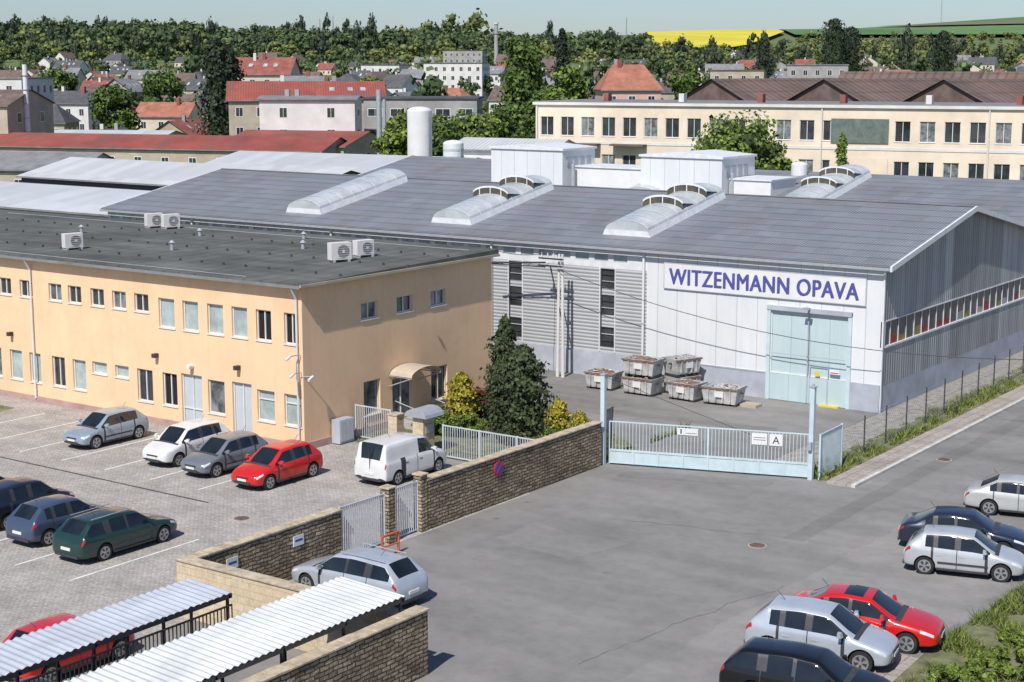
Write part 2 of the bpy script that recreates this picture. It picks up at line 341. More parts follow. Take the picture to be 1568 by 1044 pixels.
# ---------------------------------------------------------------- OFFICE
E=empty('office_building'); mb=MB()
ops=[]; X0=-90.0
def op(x0,x1,z0,z1,p,mul=1,tr=0): ops.append((x0-X0,x1-X0,z0,z1,p,mul,tr))
for i,(a,b) in enumerate([(-49.6,-48.75),(-51.35,-50.4)]): op(a,b,4.8,6.22,'open',2)
for a,b in [(-52.9,-51.9),(-54.5,-53.45),(-56.15,-55.1),(-57.8,-56.7)]: op(a,b,4.8,6.22,'blind',1,.0)
for i,a in enumerate([-59.5,-61.1,-62.7,-64.4,-65.9,-68.2,-69.9,-72.5,-74.2]): op(a,a+1.0,5.42,6.3,('glass','glass2')[i%3==1],2)
op(-49.7,-48.65,1.05,2.5,'blind',1,.7);op(-51.4,-50.3,1.05,2.5,'blind',1,.7);op(-53,-51.75,.12,2.68,'greydoor',2)
op(-54.6,-53.5,1.0,2.6,'glass2',1);op(-56.4,-55.0,.12,2.7,'greydoor',2,.35)
op(-57.7,-56.7,1,2.6,'open',2);op(-59.5,-58.4,1,2.6,'glass',2)
op(-61.1,-60.1,2,2.6,'blind',1);op(-62.8,-61.7,2,2.6,'blind',1)
op(-64.3,-63.3,1,2.55,'blind');op(-65.9,-64.9,1,2.55,'glass',2);op(-67.7,-66.8,1,2.55,'blind');op(-69.3,-68.3,1,2.55,'blind',1);op(-71,-70,1,2.55,'glass2',2)
wall(mb,(X0,51.9),(1,0),(0,-1),-48.5-X0,0,7.5,ops,'plaster')
so=[]
for i,y in enumerate((55.9,58.5,61.1)): so.append((y-51.9,y+1.2-51.9,5.45,6.25,('glass2','glass','glass2')[i],2))
so+=[(4.1,5.3,.85,2.5,'glass2',1),(9.2,10.5,.7,2.4,'glass',2),(6.2,7.7,.1,2.3,'glass2',2,.0)]
wall(mb,(-48.5,51.9),(0,1),(1,0),14.3,0,7.5,so,'plaster')
mb.quad([(X0,66.2,0),(-48.5,66.2,0),(-48.5,66.2,7.5),(X0,66.2,7.5)],'plaster')
mb.quad([(X0,51.9,0),(X0,66.2,0),(X0,66.2,7.5),(X0,51.9,7.5)],'plaster')
mb.obj('walls',E)
MA['pinkplinth']=mat('plinth_pink',(.42,.27,.24),.9,.2,1.5)
mb=MB(); mb.box(X0,-48.44,51.83,51.9,0,.3,'pinkplinth'); mb.box(-48.5,-48.43,51.9,66.2,0,.35,'pinkplinth'); mb.obj('plinth',E)
mb=MB(); v=[(X0-.2,51.55,7.5),(-48.2,51.55,7.5),(-48.2,66.4,7.5),(X0-.2,66.4,7.5),(X0-.2,51.55,7.62),(-48.2,51.55,7.62),(-48.2,66.4,7.85),(X0-.2,66.4,7.85)]
mb.add(v,[(0,3,2,1),(4,5,6,7),(0,1,5,4),(1,2,6,5),(2,3,7,6),(3,0,4,7)],'felt')
mb.obj('roof',E)
mb=MB(); mb.box(X0-.2,-48.2,51.43,51.55,7.42,7.54,'tile_grey'); mb.box(-48.2,-48.12,51.45,66.4,7.48,7.60,'w_tan')
for x in (-67.2,-48.75): mb.cyl((x,51.8,0.2),(x,51.8,6.9),.055,m='w_white'); mb.cyl((x,51.8,6.9),(x,51.5,7.42),.055,m='w_white')
for x in (-69,-58,-52.5): mb.box(x-.1,x+.1,51.6,51.88,3.3,3.5,'darkframe')
mb.cyl((-55.6,51.88,3.1),(-55.6,51.6,3.15),.12,m='white')
for (x,y,z) in ((-48.6,51.4,3.6),(-48.2,52.2,3.4),(-48.7,51.3,4.4)): mb.cyl((x,y,z),(x+.1,y-.4,z-.12),.06,m='white'); mb.cyl((-48.6,51.85,z),(x,y,z),.025,m='galv')
mb.obj('gutters_and_fittings',E)
mb=MB()
for iy,y in enumerate((54.5,58.5,62.5)):
    for i in range(26):
        x=-86+i*1.5+(iy%2)*.7; zz=7.62+(y-51.55)*.0155
        mb.cyl((x,y,zz),(x,y,zz+.12),.07,.05,8,'darkframe')
for x,y in ((-62.5,57.2),(-57,61.2),(-73,60),(-66,62.5),(-60,64.5)):
    mb.cyl((x,y,7.6),(x,y,8.1),.10,m='galv'); mb.cyl((x,y,8.1),(x,y,8.22),.17,.05,m='galv')
mb.cyl((-86,52.0,7.66),(-52,52.0,7.66),.02,n=4,m='galv'); mb.cyl((-86,64.9,7.88),(-49,64.9,7.88),.02,n=4,m='galv')
mb.obj('roof_vents',E)
def ac(x,y,r=0,s=1):
    mb=MB(); mb.box(-.55*s,.55*s,-.22,.22,.12,.95*s,'w_white')
    mb.cyl((.1,-.225,.53*s),(.1,-.232,.53*s),.32*s,n=20,m='tile_grey'); mb.cyl((.1,-.232,.53*s),(.1,-.24,.53*s),.08,n=10,m='w_white')
    for k in range(6): mb.box(-.24*s,.44*s,-.25,-.242,.23+k*.11*s,.245+k*.11*s,'white')
    for k in (-.4,.4): mb.box(k-.05,k+.05,-.3,.3,0,.12,'galv')
    return mb.obj('roof_air_conditioner',None,(x,y,7.62+(y-51.55)*.0155),r,bevel=.02)
for a in ((-51.9,58.3,1.2,1.0),(-52.1,60.3,1.3,.9),(-71.4,64.0,1.2,.9),(-70.2,64.2,1.2,.9),(-67.2,54.6,1.3,.9)): ac(*a)
MA['acrylic']=mat('acrylic_bronze',(.50,.42,.33),.3,.1,2)
mb=MB(); n=10
for i in range(n):
    a0=math.pi*i/n;a1=math.pi*(i+1)/n
    p=lambda a,x:(x,59.0-1.15*math.cos(a),2.55+.40*math.sin(a))
    mb.quad([p(a0,-48.45),p(a0,-47.1),p(a1,-47.1),p(a1,-48.45)],'acrylic')
for y in (57.9,60.1): mb.cyl((-48.5,y,2.0),(-47.15,y,2.5),.03,m='galv'); mb.cyl((-48.5,y,2.5),(-47.1,y,2.5),.03,m='galv')
mb.box(-48.4,-46.8,58.0,60.0,0,.15,'concrete'); mb.box(-48.4,-47.3,58.0,60.0,.15,.3,'concrete')
for y in (57.95,60.05): 
    mb.cyl((-46.8,y,0),(-46.8,y,1.0),.025,m='galv'); mb.cyl((-48.2,y,1.3),(-46.8,y,1.0),.025,m='galv')
mb.obj('entrance_canopy',E)
mb=MB(); mb.box(-48.4,-47.9,53.6,54.6,.05,1.15,'plinth'); mb.box(-47.9,-47.88,53.65,54.08,.15,1.1,'greydoor'); mb.box(-47.9,-47.88,54.12,54.55,.15,1.1,'greydoor'); mb.obj('electrical_cabinet',bevel=.015)
# ---------------------------------------------------------------- HALL
E=empty('factory_hall')
XL,XR=-87.9,-30.6; Y0,YR,Y1=74.6,86.0,97.4; ZE,ZR=7.4,9.5
mb=MB()
mb.box(XL,-36.9,Y0-.06,Y0+.1,0,1.4,'plinth'); mb.box(-32.2,XR,Y0-.06,Y0+.1,0,1.4,'plinth')
wo=[(-36.7-(-44.2),-32.4-(-44.2),1.4,4.7,'doorblue',1)]
wall(mb,(-44.2,Y0),(1,0),(0,-1),13.6,1.4,ZE,wo,'whitewall',depth=.08)
dk=[(c-.47,c+.47) for c in (-52.95,-46.7,-59.2,-65.4,-71.7,-78,-84.2)]
ops2=[(a-XL,b-XL,1.7,6.1,'glass',1) for a,b in dk]
wall(mb,(XL,Y0),(1,0),(0,-1),-44.2-XL,1.4,6.15,ops2,'louver','darkframe',.1)
cl=[(.25+i*1.25,.25+i*1.25+1.0,6.45,6.95,'blind',1) for i in range(34)]
wall(mb,(XL,Y0),(1,0),(0,-1),-44.2-XL,6.15,ZE,cl,'whitetrim','frame',.06)
for a,b in dk:
    for k in range(1,12): mb.box(a+.05,b-.05,Y0+.04,Y0+.08,1.7+k*.37-.02,1.7+k*.37+.02,'darkframe' if k%2 else 'louver')
    for k in (3,4,8): mb.box(a+.06,b-.06,Y0+.05,Y0+.09,1.7+k*.37+.03,1.7+(k+1)*.37-.03,'louver')
    for xx in (a-.06,b): mb.box(xx,xx+.06,Y0-.05,Y0+.02,1.45,6.15,'whitetrim')
for x in (-44.35,-54.6,-67,-79.4): mb.cyl((x,Y0-.12,.2),(x,Y0-.12,7.1),.07,m='white')
mb.box(-44.2,XR,Y0-.012,Y0,7.15,7.22,'galv'); mb.box(-44.2,-36.9,Y0-.075,Y0-.061,1.33,1.41,'galv')
mb.obj('front_wall',E)
mb=MB()
mb.quad([(XR,Y0,0),(XR,Y1,0),(XR,Y1,1.3),(XR,Y0,1.3)],'plinth')
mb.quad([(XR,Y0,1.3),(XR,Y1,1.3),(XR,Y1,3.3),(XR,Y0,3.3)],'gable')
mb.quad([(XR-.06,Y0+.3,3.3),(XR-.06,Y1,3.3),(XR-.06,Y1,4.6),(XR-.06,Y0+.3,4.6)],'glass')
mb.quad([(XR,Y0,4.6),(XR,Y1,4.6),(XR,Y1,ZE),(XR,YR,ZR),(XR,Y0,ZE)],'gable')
mb.box(XR-.1,XR+.03,Y0,Y0+.3,3.3,4.6,'whitetrim')
mb.box(XR-.055,XR+.05,Y0+.3,Y1,3.24,3.33,'whitetrim'); mb.box(XR-.055,XR+.03,Y0+.3,Y1,4.56,4.62,'whitetrim')
y=Y0+1.05; k=0
while y<Y1:
    mb.box(XR-.055,XR-.02,y,y+(.09 if k%4==3 else .05),3.33,4.56,'whitetrim')
    if k%3!=2: mb.quad([(XR-.052,y+.15,3.34),(XR-.052,y+.95,3.34),(XR-.052,y+.95,3.34+random.uniform(.2,.5)),(XR-.052,y+.15,3.34+random.uniform(.2,.6))],('redgoods','ochre','w_grey','ochre','redgoods','w_tan','redgoods')[k%7])
    y+=1.05;k+=1
mb.box(XR-.02,XR+.06,Y0-.06,Y0+.06,0,ZE,'whitetrim')
mb.quad([(XL,Y0,0),(XL,Y1,0),(XL,Y1,ZE),(XL,YR,ZR),(XL,Y0,ZE)],'gable')
mb.obj('gable_walls',E)
mb=MB()
ov=.35; s=(ZR-ZE)/(YR-Y0)
for (ya,za,yb,zb_) in ((Y0-ov,ZE-ov*s+.05,YR,ZR+.05),(YR,ZR+.05,Y1,ZE+.05),(Y1,ZE+.05,108.8,9.55),(108.8,9.55,120.2,7.45)):
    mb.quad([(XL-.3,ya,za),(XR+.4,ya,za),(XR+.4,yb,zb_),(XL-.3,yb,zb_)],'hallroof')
mb.obj('roof',E)
mb=MB()
def strip(p,q,w=.12,h=.22,m='whitetrim'):
    for X in (XR+.40,XL-.42):
        v=[(X,p[0],p[1]-h),(X+w,p[0],p[1]-h),(X+w,p[0],p[1]+.05),(X,p[0],p[1]+.05),(X,q[0],q[1]-h),(X+w,q[0],q[1]-h),(X+w,q[0],q[1]+.05),(X,q[0],q[1]+.05)]
        mb.add(v,[(0,1,2,3),(4,7,6,5),(0,4,5,1),(1,5,6,2),(2,6,7,3),(3,7,4,0)],m)
strip((Y0-ov,ZE-ov*s+.05),(YR,ZR+.05)); strip((YR,ZR+.05),(Y1,ZE+.05)); strip((Y1,ZE+.05),(108.8,9.55)); strip((108.8,9.55),(120.2,7.45))
mb.box(XL-.3,XR+.4,Y0-ov-.12,Y0-ov,ZE-ov*s-.12,ZE-ov*s+.02,'galv')
mb.box(XL-.3,XR+.4,YR-.14,YR+.14,ZR+.06,ZR+.10,'tile_grey')
mb.obj('roof_trim',E)
mb=MB(); mb.quad([(XR,Y1,0),(XR,120.2,0),(XR,120.2,ZE),(XR,108.8,ZR),(XR,Y1,ZE)],'gable'); mb.quad([(XL,Y1,0),(XL,120.2,0),(XL,120.2,ZE),(XL,108.8,ZR),(XL,Y1,ZE)],'gable')
mb.quad([(XL,120.2,0),(XR,120.2,0),(XR,120.2,ZE),(XL,120.2,ZE)],'whitewall'); mb.obj('rear_bay_walls',E)
t=NT('polycarbonate_vault'); c_=t.ramp(t.noise(.9,4,.7),[(.3,(.34,.37,.38)),(.7,(.52,.55,.55))]); MA['poly']=t.out(c_,.3,0,.5)
def skylight(xc,ya,yb,y0,z0,s_,vents):
    mb=MB(); w=1.4; n=10; zr=lambda y:z0+(y-y0)*s_; CB=.32; AR=.52
    def arc(y,k,x=0): a=math.pi*k/n; return (xc-w*math.cos(a),y,zr(y)+CB+AR*math.sin(a))
    for sx in (-1,1):
        mb.quad([(xc+sx*(w+.14),ya,zr(ya)),(xc+sx*(w+.14),yb,zr(yb)),(xc+sx*(w+.02),yb,zr(yb)+CB+.04),(xc+sx*(w+.02),ya,zr(ya)+CB+.04)],'whitetrim')
    for y in (ya,yb):
        mb.quad([(xc-w-.14,y,zr(y)),(xc+w+.14,y,zr(y)),(xc+w+.02,y,zr(y)+CB)]+[(xc-w-.02,y,zr(y)+CB)],'whitetrim')
        mb.quad([arc(y,k) for k in range(n,-1,-1)],'poly')
    N=int((yb-ya)/1.05)
    for j in range(N):
        a=ya+(yb-ya)*j/N;b=ya+(yb-ya)*(j+1)/N
        for k in range(n): mb.quad([arc(a,k),arc(a,k+1),arc(b,k+1),arc(b,k)],'poly')
        for k in range(n):
            q=[arc(a,k),arc(a,k+1)]; q=[(p[0],p[1],p[2]+.03) for p in q]
            mb.quad([q[0],q[1],(q[1][0],q[1][1]+.07,q[1][2]+.01),(q[0][0],q[0][1]+.07,q[0][2]+.01)],'whitetrim')
    for yv in vents:
        L=1.3
        for k in range(1,n-1):
            def A(y,lift,kk): p=arc(y,kk); return (p[0],p[1],p[2]+lift)
            mb.quad([A(yv,.40,k),A(yv,.40,k+1),A(yv+L,.05,k+1),A(yv+L,.05,k)],'poly')
            mb.quad([A(yv+.01,.40,k),A(yv+.01,.40,k+1),A(yv+.01,.0,k+1),A(yv+.01,.0,k)],'vent')
            mb.quad([A(yv-.02,.48,k),A(yv-.02,.48,k+1),A(yv-.02,.36,k+1),A(yv-.02,.36,k)],'whitetrim')
        for k in (3,5,7): p=arc(yv,k); mb.box(p[0]-.03,p[0]+.03,yv-.03,yv-.01,p[2],p[2]+.38,'whitetrim')
    mb.obj('skylight',E)
for i,xc in enumerate((-71.05,-59.0,-46.65)): skylight(xc,76.4,85.2,74.6,7.45,s,() if i==0 else (80.4,83.2))
for xc in (-47.1,-59.5): skylight(xc,99.2,108.0,97.4,7.45,s,(102.5,105.4))
mb=MB(); mb.box(-36.7,-32.4,Y0-.10,Y0-.065,.03,1.4,'doorblue')
mb.box(-36.9,-36.7,Y0-.1,Y0-.01,0,4.9,'gatepaint'); mb.box(-32.4,-32.2,Y0-.1,Y0-.01,0,4.9,'gatepaint'); mb.box(-36.9,-32.2,Y0-.14,Y0-.01,4.72,4.95,'plinth')
mb.box(-34.58,-34.52,Y0-.12,Y0-.075,.05,4.7,'plinth')
mb.box(-33.4,-33.37,Y0-.125,Y0-.101,.1,2.1,'plinth');mb.box(-34.42,-34.39,Y0-.125,Y0-.101,.1,2.1,'plinth');mb.box(-34.4,-33.4,Y0-.125,Y0-.101,2.1,2.13,'plinth'); mb.box(-36.6,-32.5,Y0-.12,Y0-.1,2.45,2.49,'plinth')
mb.box(-34.1,-33.85,Y0-.15,Y0-.13,1.5,1.75,'yellow'); mb.box(-33.3,-32.75,Y0-.15,Y0-.13,1.7,1.92,'white'); mb.box(-33.25,-32.8,Y0-.155,Y0-.15,1.75,1.80,'signred')
mb.box(-33.8,-32.7,Y0-.35,Y0-.1,0,.08,'yellow'); mb.cyl((-34.5,Y0-.05,4.9),(-34.5,Y0-.5,5.05),.06,m='galv'); mb.box(-34.7,-34.3,Y0-.65,Y0-.45,4.95,5.05,'galv')
mb.obj('loading_door',E)
mb=MB(); mb.box(-43.1,-31.5,Y0-.09,Y0-.02,5.32,6.74,'white'); 
for q in ((-43.1,-31.5,5.32,5.36),(-43.1,-31.5,6.70,6.74)): mb.box(q[0],q[1],Y0-.10,Y0-.092,q[2],q[3],'plinth')
for q in (-43.1,-31.54): mb.box(q,q+.04,Y0-.10,Y0-.092,5.36,6.70,'plinth')
mb.obj('sign_board',E)
for j in range(3):
    tc=bpy.data.curves.new('lettering','FONT'); tc.body='WITZENMANN OPAVA'; tc.extrude=.004; tc.size=1.22; tc.space_character=1.08
    tc.materials.append(MA['text']); to=bpy.data.objects.new('lettering',tc); COL.objects.link(to); to.rotation_euler=(math.pi/2,0,0)
    if j==0: bpy.context.view_layer.update(); k=10.85/to.dimensions[0]
    to.scale=(k,1.0,1); to.location=(-42.78+.035*j,Y0-.105-.003*j,5.60+.012*(j-1)); to.parent=E
def roofbox(x0,x1,y0,y1,z0,z1):
    mb=MB(); mb.box(x0,x1,y0,y1,z0,z1,'whitewall'); mb.box(x0-.12,x1+.12,y0-.12,y1+.12,z1,z1+.16,'whitetrim')
    xm=(x0+x1)/2
    mb.add([(x0-.1,y0-.1,z1+.165),(x1+.1,y0-.1,z1+.165),(x1+.1,y1+.1,z1+.165),(x0-.1,y1+.1,z1+.165),(xm,y0-.1,z1+.4),(xm,y1+.1,z1+.4)],[(0,1,4),(2,3,5),(0,4,5,3),(1,2,5,4)],'whitetrim')
    mb.cyl((x1+.3,y0+1,z0),(x1+.3,y0+1,z1-1),.15,m='galv')
    for k in range(4): mb.box(x1+.0,x1+.03,y0+.6+k*.9,y0+1.2+k*.9,z1-1.2,z1-.5,'galv')
    mb.obj('rooftop_plant_room',bevel=.02)
roofbox(-73.3,-66.7,100,104.5,7.6,10.95); roofbox(-59.9,-53.3,100,105,7.6,10.75)
mb=MB(); mb.box(-66.6,-60.0,101.5,105,7.8,9.7,'white'); mb.box(-66.7,-59.95,101.4,105.1,9.7,9.8,'whitetrim'); mb.box(-53.2,-50,101,105,7.8,9.3,'white'); mb.box(-53.2,-49.9,100.9,105.1,9.3,9.4,'whitetrim'); mb.obj('rooftop_duct_housing')
def tank(x,y,z0,z1,r,m='white',band=None):
    mb=MB(); n=28; prof=[(r,z0),(r,z1-.35*r*1.0)]+[(r*math.cos(a),z1-.35*r+.35*r*math.sin(a)) for a in [math.pi/2*k/6 for k in range(1,7)]]
    for i in range(len(prof)-1):
        for k in range(n):
            a=2*math.pi*k/n;b=2*math.pi*(k+1)/n; (r0,h0),(r1,h1)=prof[i],prof[i+1]
            mb.quad([(x+r0*math.cos(a),y+r0*math.sin(a),h0),(x+r0*math.cos(b),y+r0*math.sin(b),h0),(x+r1*math.cos(b),y+r1*math.sin(b),h1),(x+r1*math.cos(a),y+r1*math.sin(a),h1)],m)
    if band:
        for zb_ in band: mb.cyl((x,y,zb_),(x,y,zb_+.22),r+.03,n=n,m='doorblue')
    mb.cyl((x+r+.1,y-.3,z0),(x+r+.1,y-.3,z1-.5),.05,m='galv')
    return mb.obj('storage_tank',smooth=40)
tank(-98,122,0,13.4,1.2); tank(-93.9,122,0,10.3,.98,band=(8.6,9.3)); tank(-51.2,108,8.5,10.3,.6)
# ---------------------------------------------------------------- walls, gates, fences
def stonewall(x0,x1,y0,y1,h=1.9,m='stone'):
    mb=MB(); mb.box(x0,x1,y0,y1,0,h,m)
    n=max(1,int(max(x1-x0,y1-y0)/.55))
    for i in range(n):
        if y1-y0>x1-x0: mb.box(x0-.04,x1+.04,y0-.03+(y1-y0+.06)*i/n+.006,y0-.03+(y1-y0+.06)*(i+1)/n-.006,h+.001,h+.07+random.uniform(-.008,.008),'stonecap')
        else: mb.box(x0-.04,x1+.04,y0-.04,y1+.04,h+.001,h+.07,'stonecap')
    return mb.obj('stone_wall',bevel=.015)
stonewall(-36.5,-36.12,45.2,57.3); stonewall(-36.5,-36.1,42.95,43.35,2.05); stonewall(-36.5,-36.1,44.85,45.2,2.15)
stonewall(-36.6,-36.2,33.6,40.5,1.8)
stonewall(-27.5,-27.1,18,33.9,1.9)
mb=MB(); mb.box(-36.6,-27.5,33.2,33.58,0,1.82,'cream'); mb.box(-36.64,-27.5,33.16,33.62,1.82,1.9,'stonecap'); mb.obj('block_wall',bevel=.02)
def fence(p0,p1,h,sp=.13,m='gatepaint',bar=.03,z0=.08,posts=2.0,rail=.05):
    mb=MB(); p0=Vector((*p0,0));p1=Vector((*p1,0)); L=(p1-p0).length; U=(p1-p0)/L; N=Vector((U[1],-U[0],0))
    W=lambda *a:mb.wbox((p0[0],p0[1],0),U,N,*a)
    W(0,L,-rail/2,rail/2,h-rail,h,m); W(0,L,-rail/2,rail/2,z0,z0+rail,m)
    u=sp
    while u<L-.02: W(u-bar/2,u+bar/2,-bar/2,bar/2,z0+rail,h-rail,m); u+=sp
    if posts:
        n=max(1,round(L/posts))
        for i in range(n+1): u=L*i/n; W(u-.035,u+.035,-.04,.04,0,h+.02,m)
    return mb,W,L
mb,W,L=fence((-36.0,57.75),(-27.75,60.45),1.95,.15,bar=.026,posts=0)
W(0,L,-.04,.04,.62,.70,'gatepaint'); 
n=8
for i in range(n+1): u=L*i/n; W(max(0,u-.04),min(L,u+.04),-.045,.045,.08,.66 if i%4 else 1.95,'gatepaint')
W(0,L,-.015,.015,.13,.62,'gatepaint')
W(3.0,3.35,.05,.06,1.55,1.85,'white'); W(3.36,3.9,.05,.06,1.55,1.85,'white'); W(3.4,3.85,.061,.066,1.63,1.65,'darkframe'); W(3.14,3.20,.061,.066,1.6,1.8,'darkframe')
W(6.2,6.85,.05,.06,1.35,1.85,'white'); W(6.95,7.5,.05,.06,1.35,1.85,'white'); W(6.28,6.78,.061,.066,1.55,1.57,'darkframe');W(6.28,6.78,.061,.066,1.65,1.67,'darkframe')
mb.obj('sliding_gate')
tA=bpy.data.curves.new('gate_sign_letter','FONT'); tA.body='A'; tA.size=.45; tA.extrude=.003; tA.materials.append(MA['darkframe'])
ang=math.atan2(2.7,8.25); U=Vector((math.cos(ang),math.sin(ang),0));N=Vector((U[1],-U[0],0)); oA=bpy.data.objects.new('gate_sign_letter',tA); COL.objects.link(oA); oA.rotation_euler=(math.pi/2,0,ang); oA.location=Vector((-36.0,57.75,1.44))+U*7.08+N*.066; oA.parent=bpy.data.objects['sliding_gate']
def post(x,y,h,r=.10):
    mb=MB(); mb.box(x-r,x+r,y-r,y+r,0,h,'gatepaint'); mb.box(x-r-.03,x+r+.03,y-r-.03,y+r+.03,h,h+.05,'galv'); mb.box(x-.09,x+.09,y-r-.14,y-r,1.3,1.65,'galv'); mb.cyl((x,y,h),(x,y,h+.15),.05,m='galv'); mb.obj('gate_post',bevel=.01)
post(-36.25,57.65,3.95); post(-27.7,60.4,3.95)
fence((-27.4,60.6),(-27.5,63.0),1.95,.13)[0].obj('metal_fence')
fence((-36.3,43.4),(-36.3,44.85),1.95,.12,'gategrey')[0].obj('pedestrian_gate')
fence((-36.35,40.6),(-36.3,42.95),1.9,.11,'gategrey')[0].obj('vehicle_gate')
fence((-42.6,54.5),(-36.6,54.5),1.5,.13,'gategrey')[0].obj('garden_fence')
fence((-48.3,55.2),(-46.2,55.2),1.6,.13,'gategrey')[0].obj('garden_gate')
fence((-36.3,57.6),(-42,67.0),1.3,.14,'gategrey')[0].obj('metal_fence')
def chainfence(x0,y0,x1,y1,h=1.7):
    mb=MB(); P0=Vector((x0,y0,0));P1=Vector((x1,y1,0));L=(P1-P0).length;U=(P1-P0)/L
    n=int(L/2.6)
    for i in range(n+1):
        p=P0+U*L*i/n; mb.cyl(p,p+Vector((0,0,h+.1)),.032,m='darkframe')
    for z in (.1,.9,h): mb.cyl(P0+Vector((0,0,z)),P1+Vector((0,0,z)),.01,n=4,m='galv')
    k=int(L/.22)
    for i in range(k):
        a=P0+U*(L*i/k); b=P0+U*min(L,L*i/k+h)
        for (q,r) in ((a,b),(b,a)):
            mb.cyl(q+Vector((0,0,.05)),r+Vector((0,0,h)),.004,n=3,m='galv',caps=False)
    mb.obj('chain_link_fence')
chainfence(-27.6,63.2,-28.6,110)
mb=MB(); mb.box(-44.1,-43.5,54.2,55.0,0,1.7,'cream')
for i in range(8):
    a0=math.pi*i/8;a1=math.pi*(i+1)/8; p=lambda a,y:(-43.8-.62*math.cos(a),y,1.75+.38*math.sin(a))
    mb.quad([p(a0,54.0),p(a1,54.0),p(a1,55.3),p(a0,55.3)],'galv')
mb.quad([(-43.8-.62*math.cos(math.pi*k/8),54.0,1.75+.38*math.sin(math.pi*k/8)) for k in range(9)],'galv'); mb.box(-43.49,-43.45,54.35,54.85,1.0,1.4,'galv'); mb.obj('gate_pillar')
mb=MB(); mb.box(-45.6,-45.1,54.3,54.8,0,1.6,'cream'); mb.box(-45.64,-45.06,54.26,54.84,1.6,1.66,'stonecap'); mb.obj('entrance_pillar')
mb=MB() 
for y in (41.5,42.4): mb.cyl((-35.2,y,0),(-35.2,y,.8),.045,m='orange')
mb.cyl((-35.2,41.5,.8),(-35.2,42.4,.8),.045,m='orange'); mb.cyl((-35.2,41.5,.4),(-35.2,42.4,.4),.03,m='orange'); mb.obj('tubular_barrier')
mb=MB(); mb.cyl((-36.12,49.7,1.45),(-36.07,49.7,1.45),.30,n=28,m='signred'); mb.cyl((-36.07,49.7,1.45),(-36.062,49.7,1.45),.235,n=28,m='signblue')
mb.T=Matrix.Translation((-36.055,49.7,1.45))@Matrix.Rotation(math.radians(45),4,'X'); mb.box(-.004,.004,-.24,.24,-.03,.03,'signred'); mb.T=None; mb.obj('no_stopping_sign')
for y,z in ((38.3,1.3),(35.2,1.3)):
    mb=MB(); mb.box(-36.19,-36.16,y-.25,y+.25,z-.18,z+.18,'white'); mb.box(-36.158,-36.154,y-.18,y+.18,z-.02,z+.05,'signblue'); mb.obj('wall_notice')
def shelter(x0,x1,y0,y1,z,tilt,m,bars):
    E=empty('bicycle_shelter'); mb=MB(); n=int((y1-y0)/.05)
    v=[];f=[]
    for i in range(n+1):
        y=y0+(y1-y0)*i/n; dz=.026*math.sin(2*math.pi*y/.25)
        v+=[(x0,y,z+dz+tilt),(x1,y,z+dz)]
    f=[(2*i,2*i+1,2*i+3,2*i+2) for i in range(n)]
    mb.add(v,f,m); mb.obj('roof',E)
    mb=MB()
    mb.box(x0,x0+.06,y0,y1,z+tilt-.16,z+tilt-.03,'darkframe'); mb.box(x1-.06,x1,y0,y1,z-.16,z-.03,'darkframe')
    y=y1-.1
    while y>y0:
        for x in (x0+.1,x1-.1): mb.box(x-.035,x+.035,y-.035,y+.035,0,z-.1,'darkframe')
        mb.box(x0,x1,y-.03,y+.03,z-.15,z-.06,'darkframe'); y-=2.4
    if bars:
        for z_ in (.15,1.1,1.95): mb.box(x1-.05,x1-.01,y0,y1,z_,z_+.05,'darkframe')
        y=y1
        while y>y0: mb.box(x1-.045,x1-.015,y-.012,y+.012,.15,2.0,'darkframe'); y-=.14
    mb.obj('frame',E)
MA['shelw']=mat('shelter_sheet_white',(.56,.575,.58),.6,.16,.9,stretch=(1,.4,1)); MA['shelg']=mat('shelter_sheet_grey',(.40,.43,.48),.55,.16,.9,stretch=(1,.4,1))
shelter(-33.5,-31.8,16,30.9,2.35,.1,'shelg',True)
shelter(-30.0,-27.6,16,33.5,2.35,.12,'shelw',False)
# ---------------------------------------------------------------- pole & cables
E=empty('utility_pole'); mb=MB(); px,py=-48.9,73.2
for dx in (-.18,.18): mb.cyl((px+dx,py,0),(px+dx*.6,py,6.9),.1,.07,m='w_white')
for z in (1.5,3,4.5,6): mb.box(px-.2,px+.2,py-.04,py+.04,z,z+.08,'galv')
for z in (6.2,6.6): mb.box(px-1.3,px+.3,py-.3,py-.22,z,z+.08,'darkframe')
for k in range(4): mb.cyl((px-1.1+k*.4,py-.26,6.7),(px-1.1+k*.4,py-.26,6.95),.05,.03,8,'w_white')
mb.cyl((px-.9,py-.2,6.4),(px-4.6,py-.4,6.15),.05,m='darkframe'); mb.cyl((px-.9,py-.2,6.15),(px-4.6,py-.4,6.1),.03,m='darkframe')
mb.cyl((px-.7,py,6.2),(px+.1,py,3.2),.04,m='darkframe')
for k in range(6): mb.cyl((px-.6-k*.6,py-.3,6.38-.04*k),(px-.9-k*.6,py-.3,6.12),.015,n=4,m='darkframe')
mb.obj('pole',E)
mb=MB(); mb.cyl((-12,74.3,0),(-12,74.3,6.4),.13,.09,m='w_tan'); mb.box(-12.6,-11.4,74.22,74.3,5.4,5.5,'darkframe'); mb.obj('utility_pole')
def cable(a,b,sag,r=.02):
    mb=MB(); a=Vector(a);b=Vector(b);n=24; pts=[a.lerp(b,i/n)-Vector((0,0,sag*4*(i/n)*(1-i/n))) for i in range(n+1)]
    for i in range(n): mb.cyl(pts[i],pts[i+1],r,n=5,m='darkframe',caps=False)
    mb.obj('overhead_cable')
cable((px,py-.3,6.1),(-12,74.2,5.5),2.45)
cable((px-1,py-.2,6.9),(-48.6,66.1,7.9),.2,.018); cable((-36.25,57.65,3.9),(-33,66,.05),.0,.012)
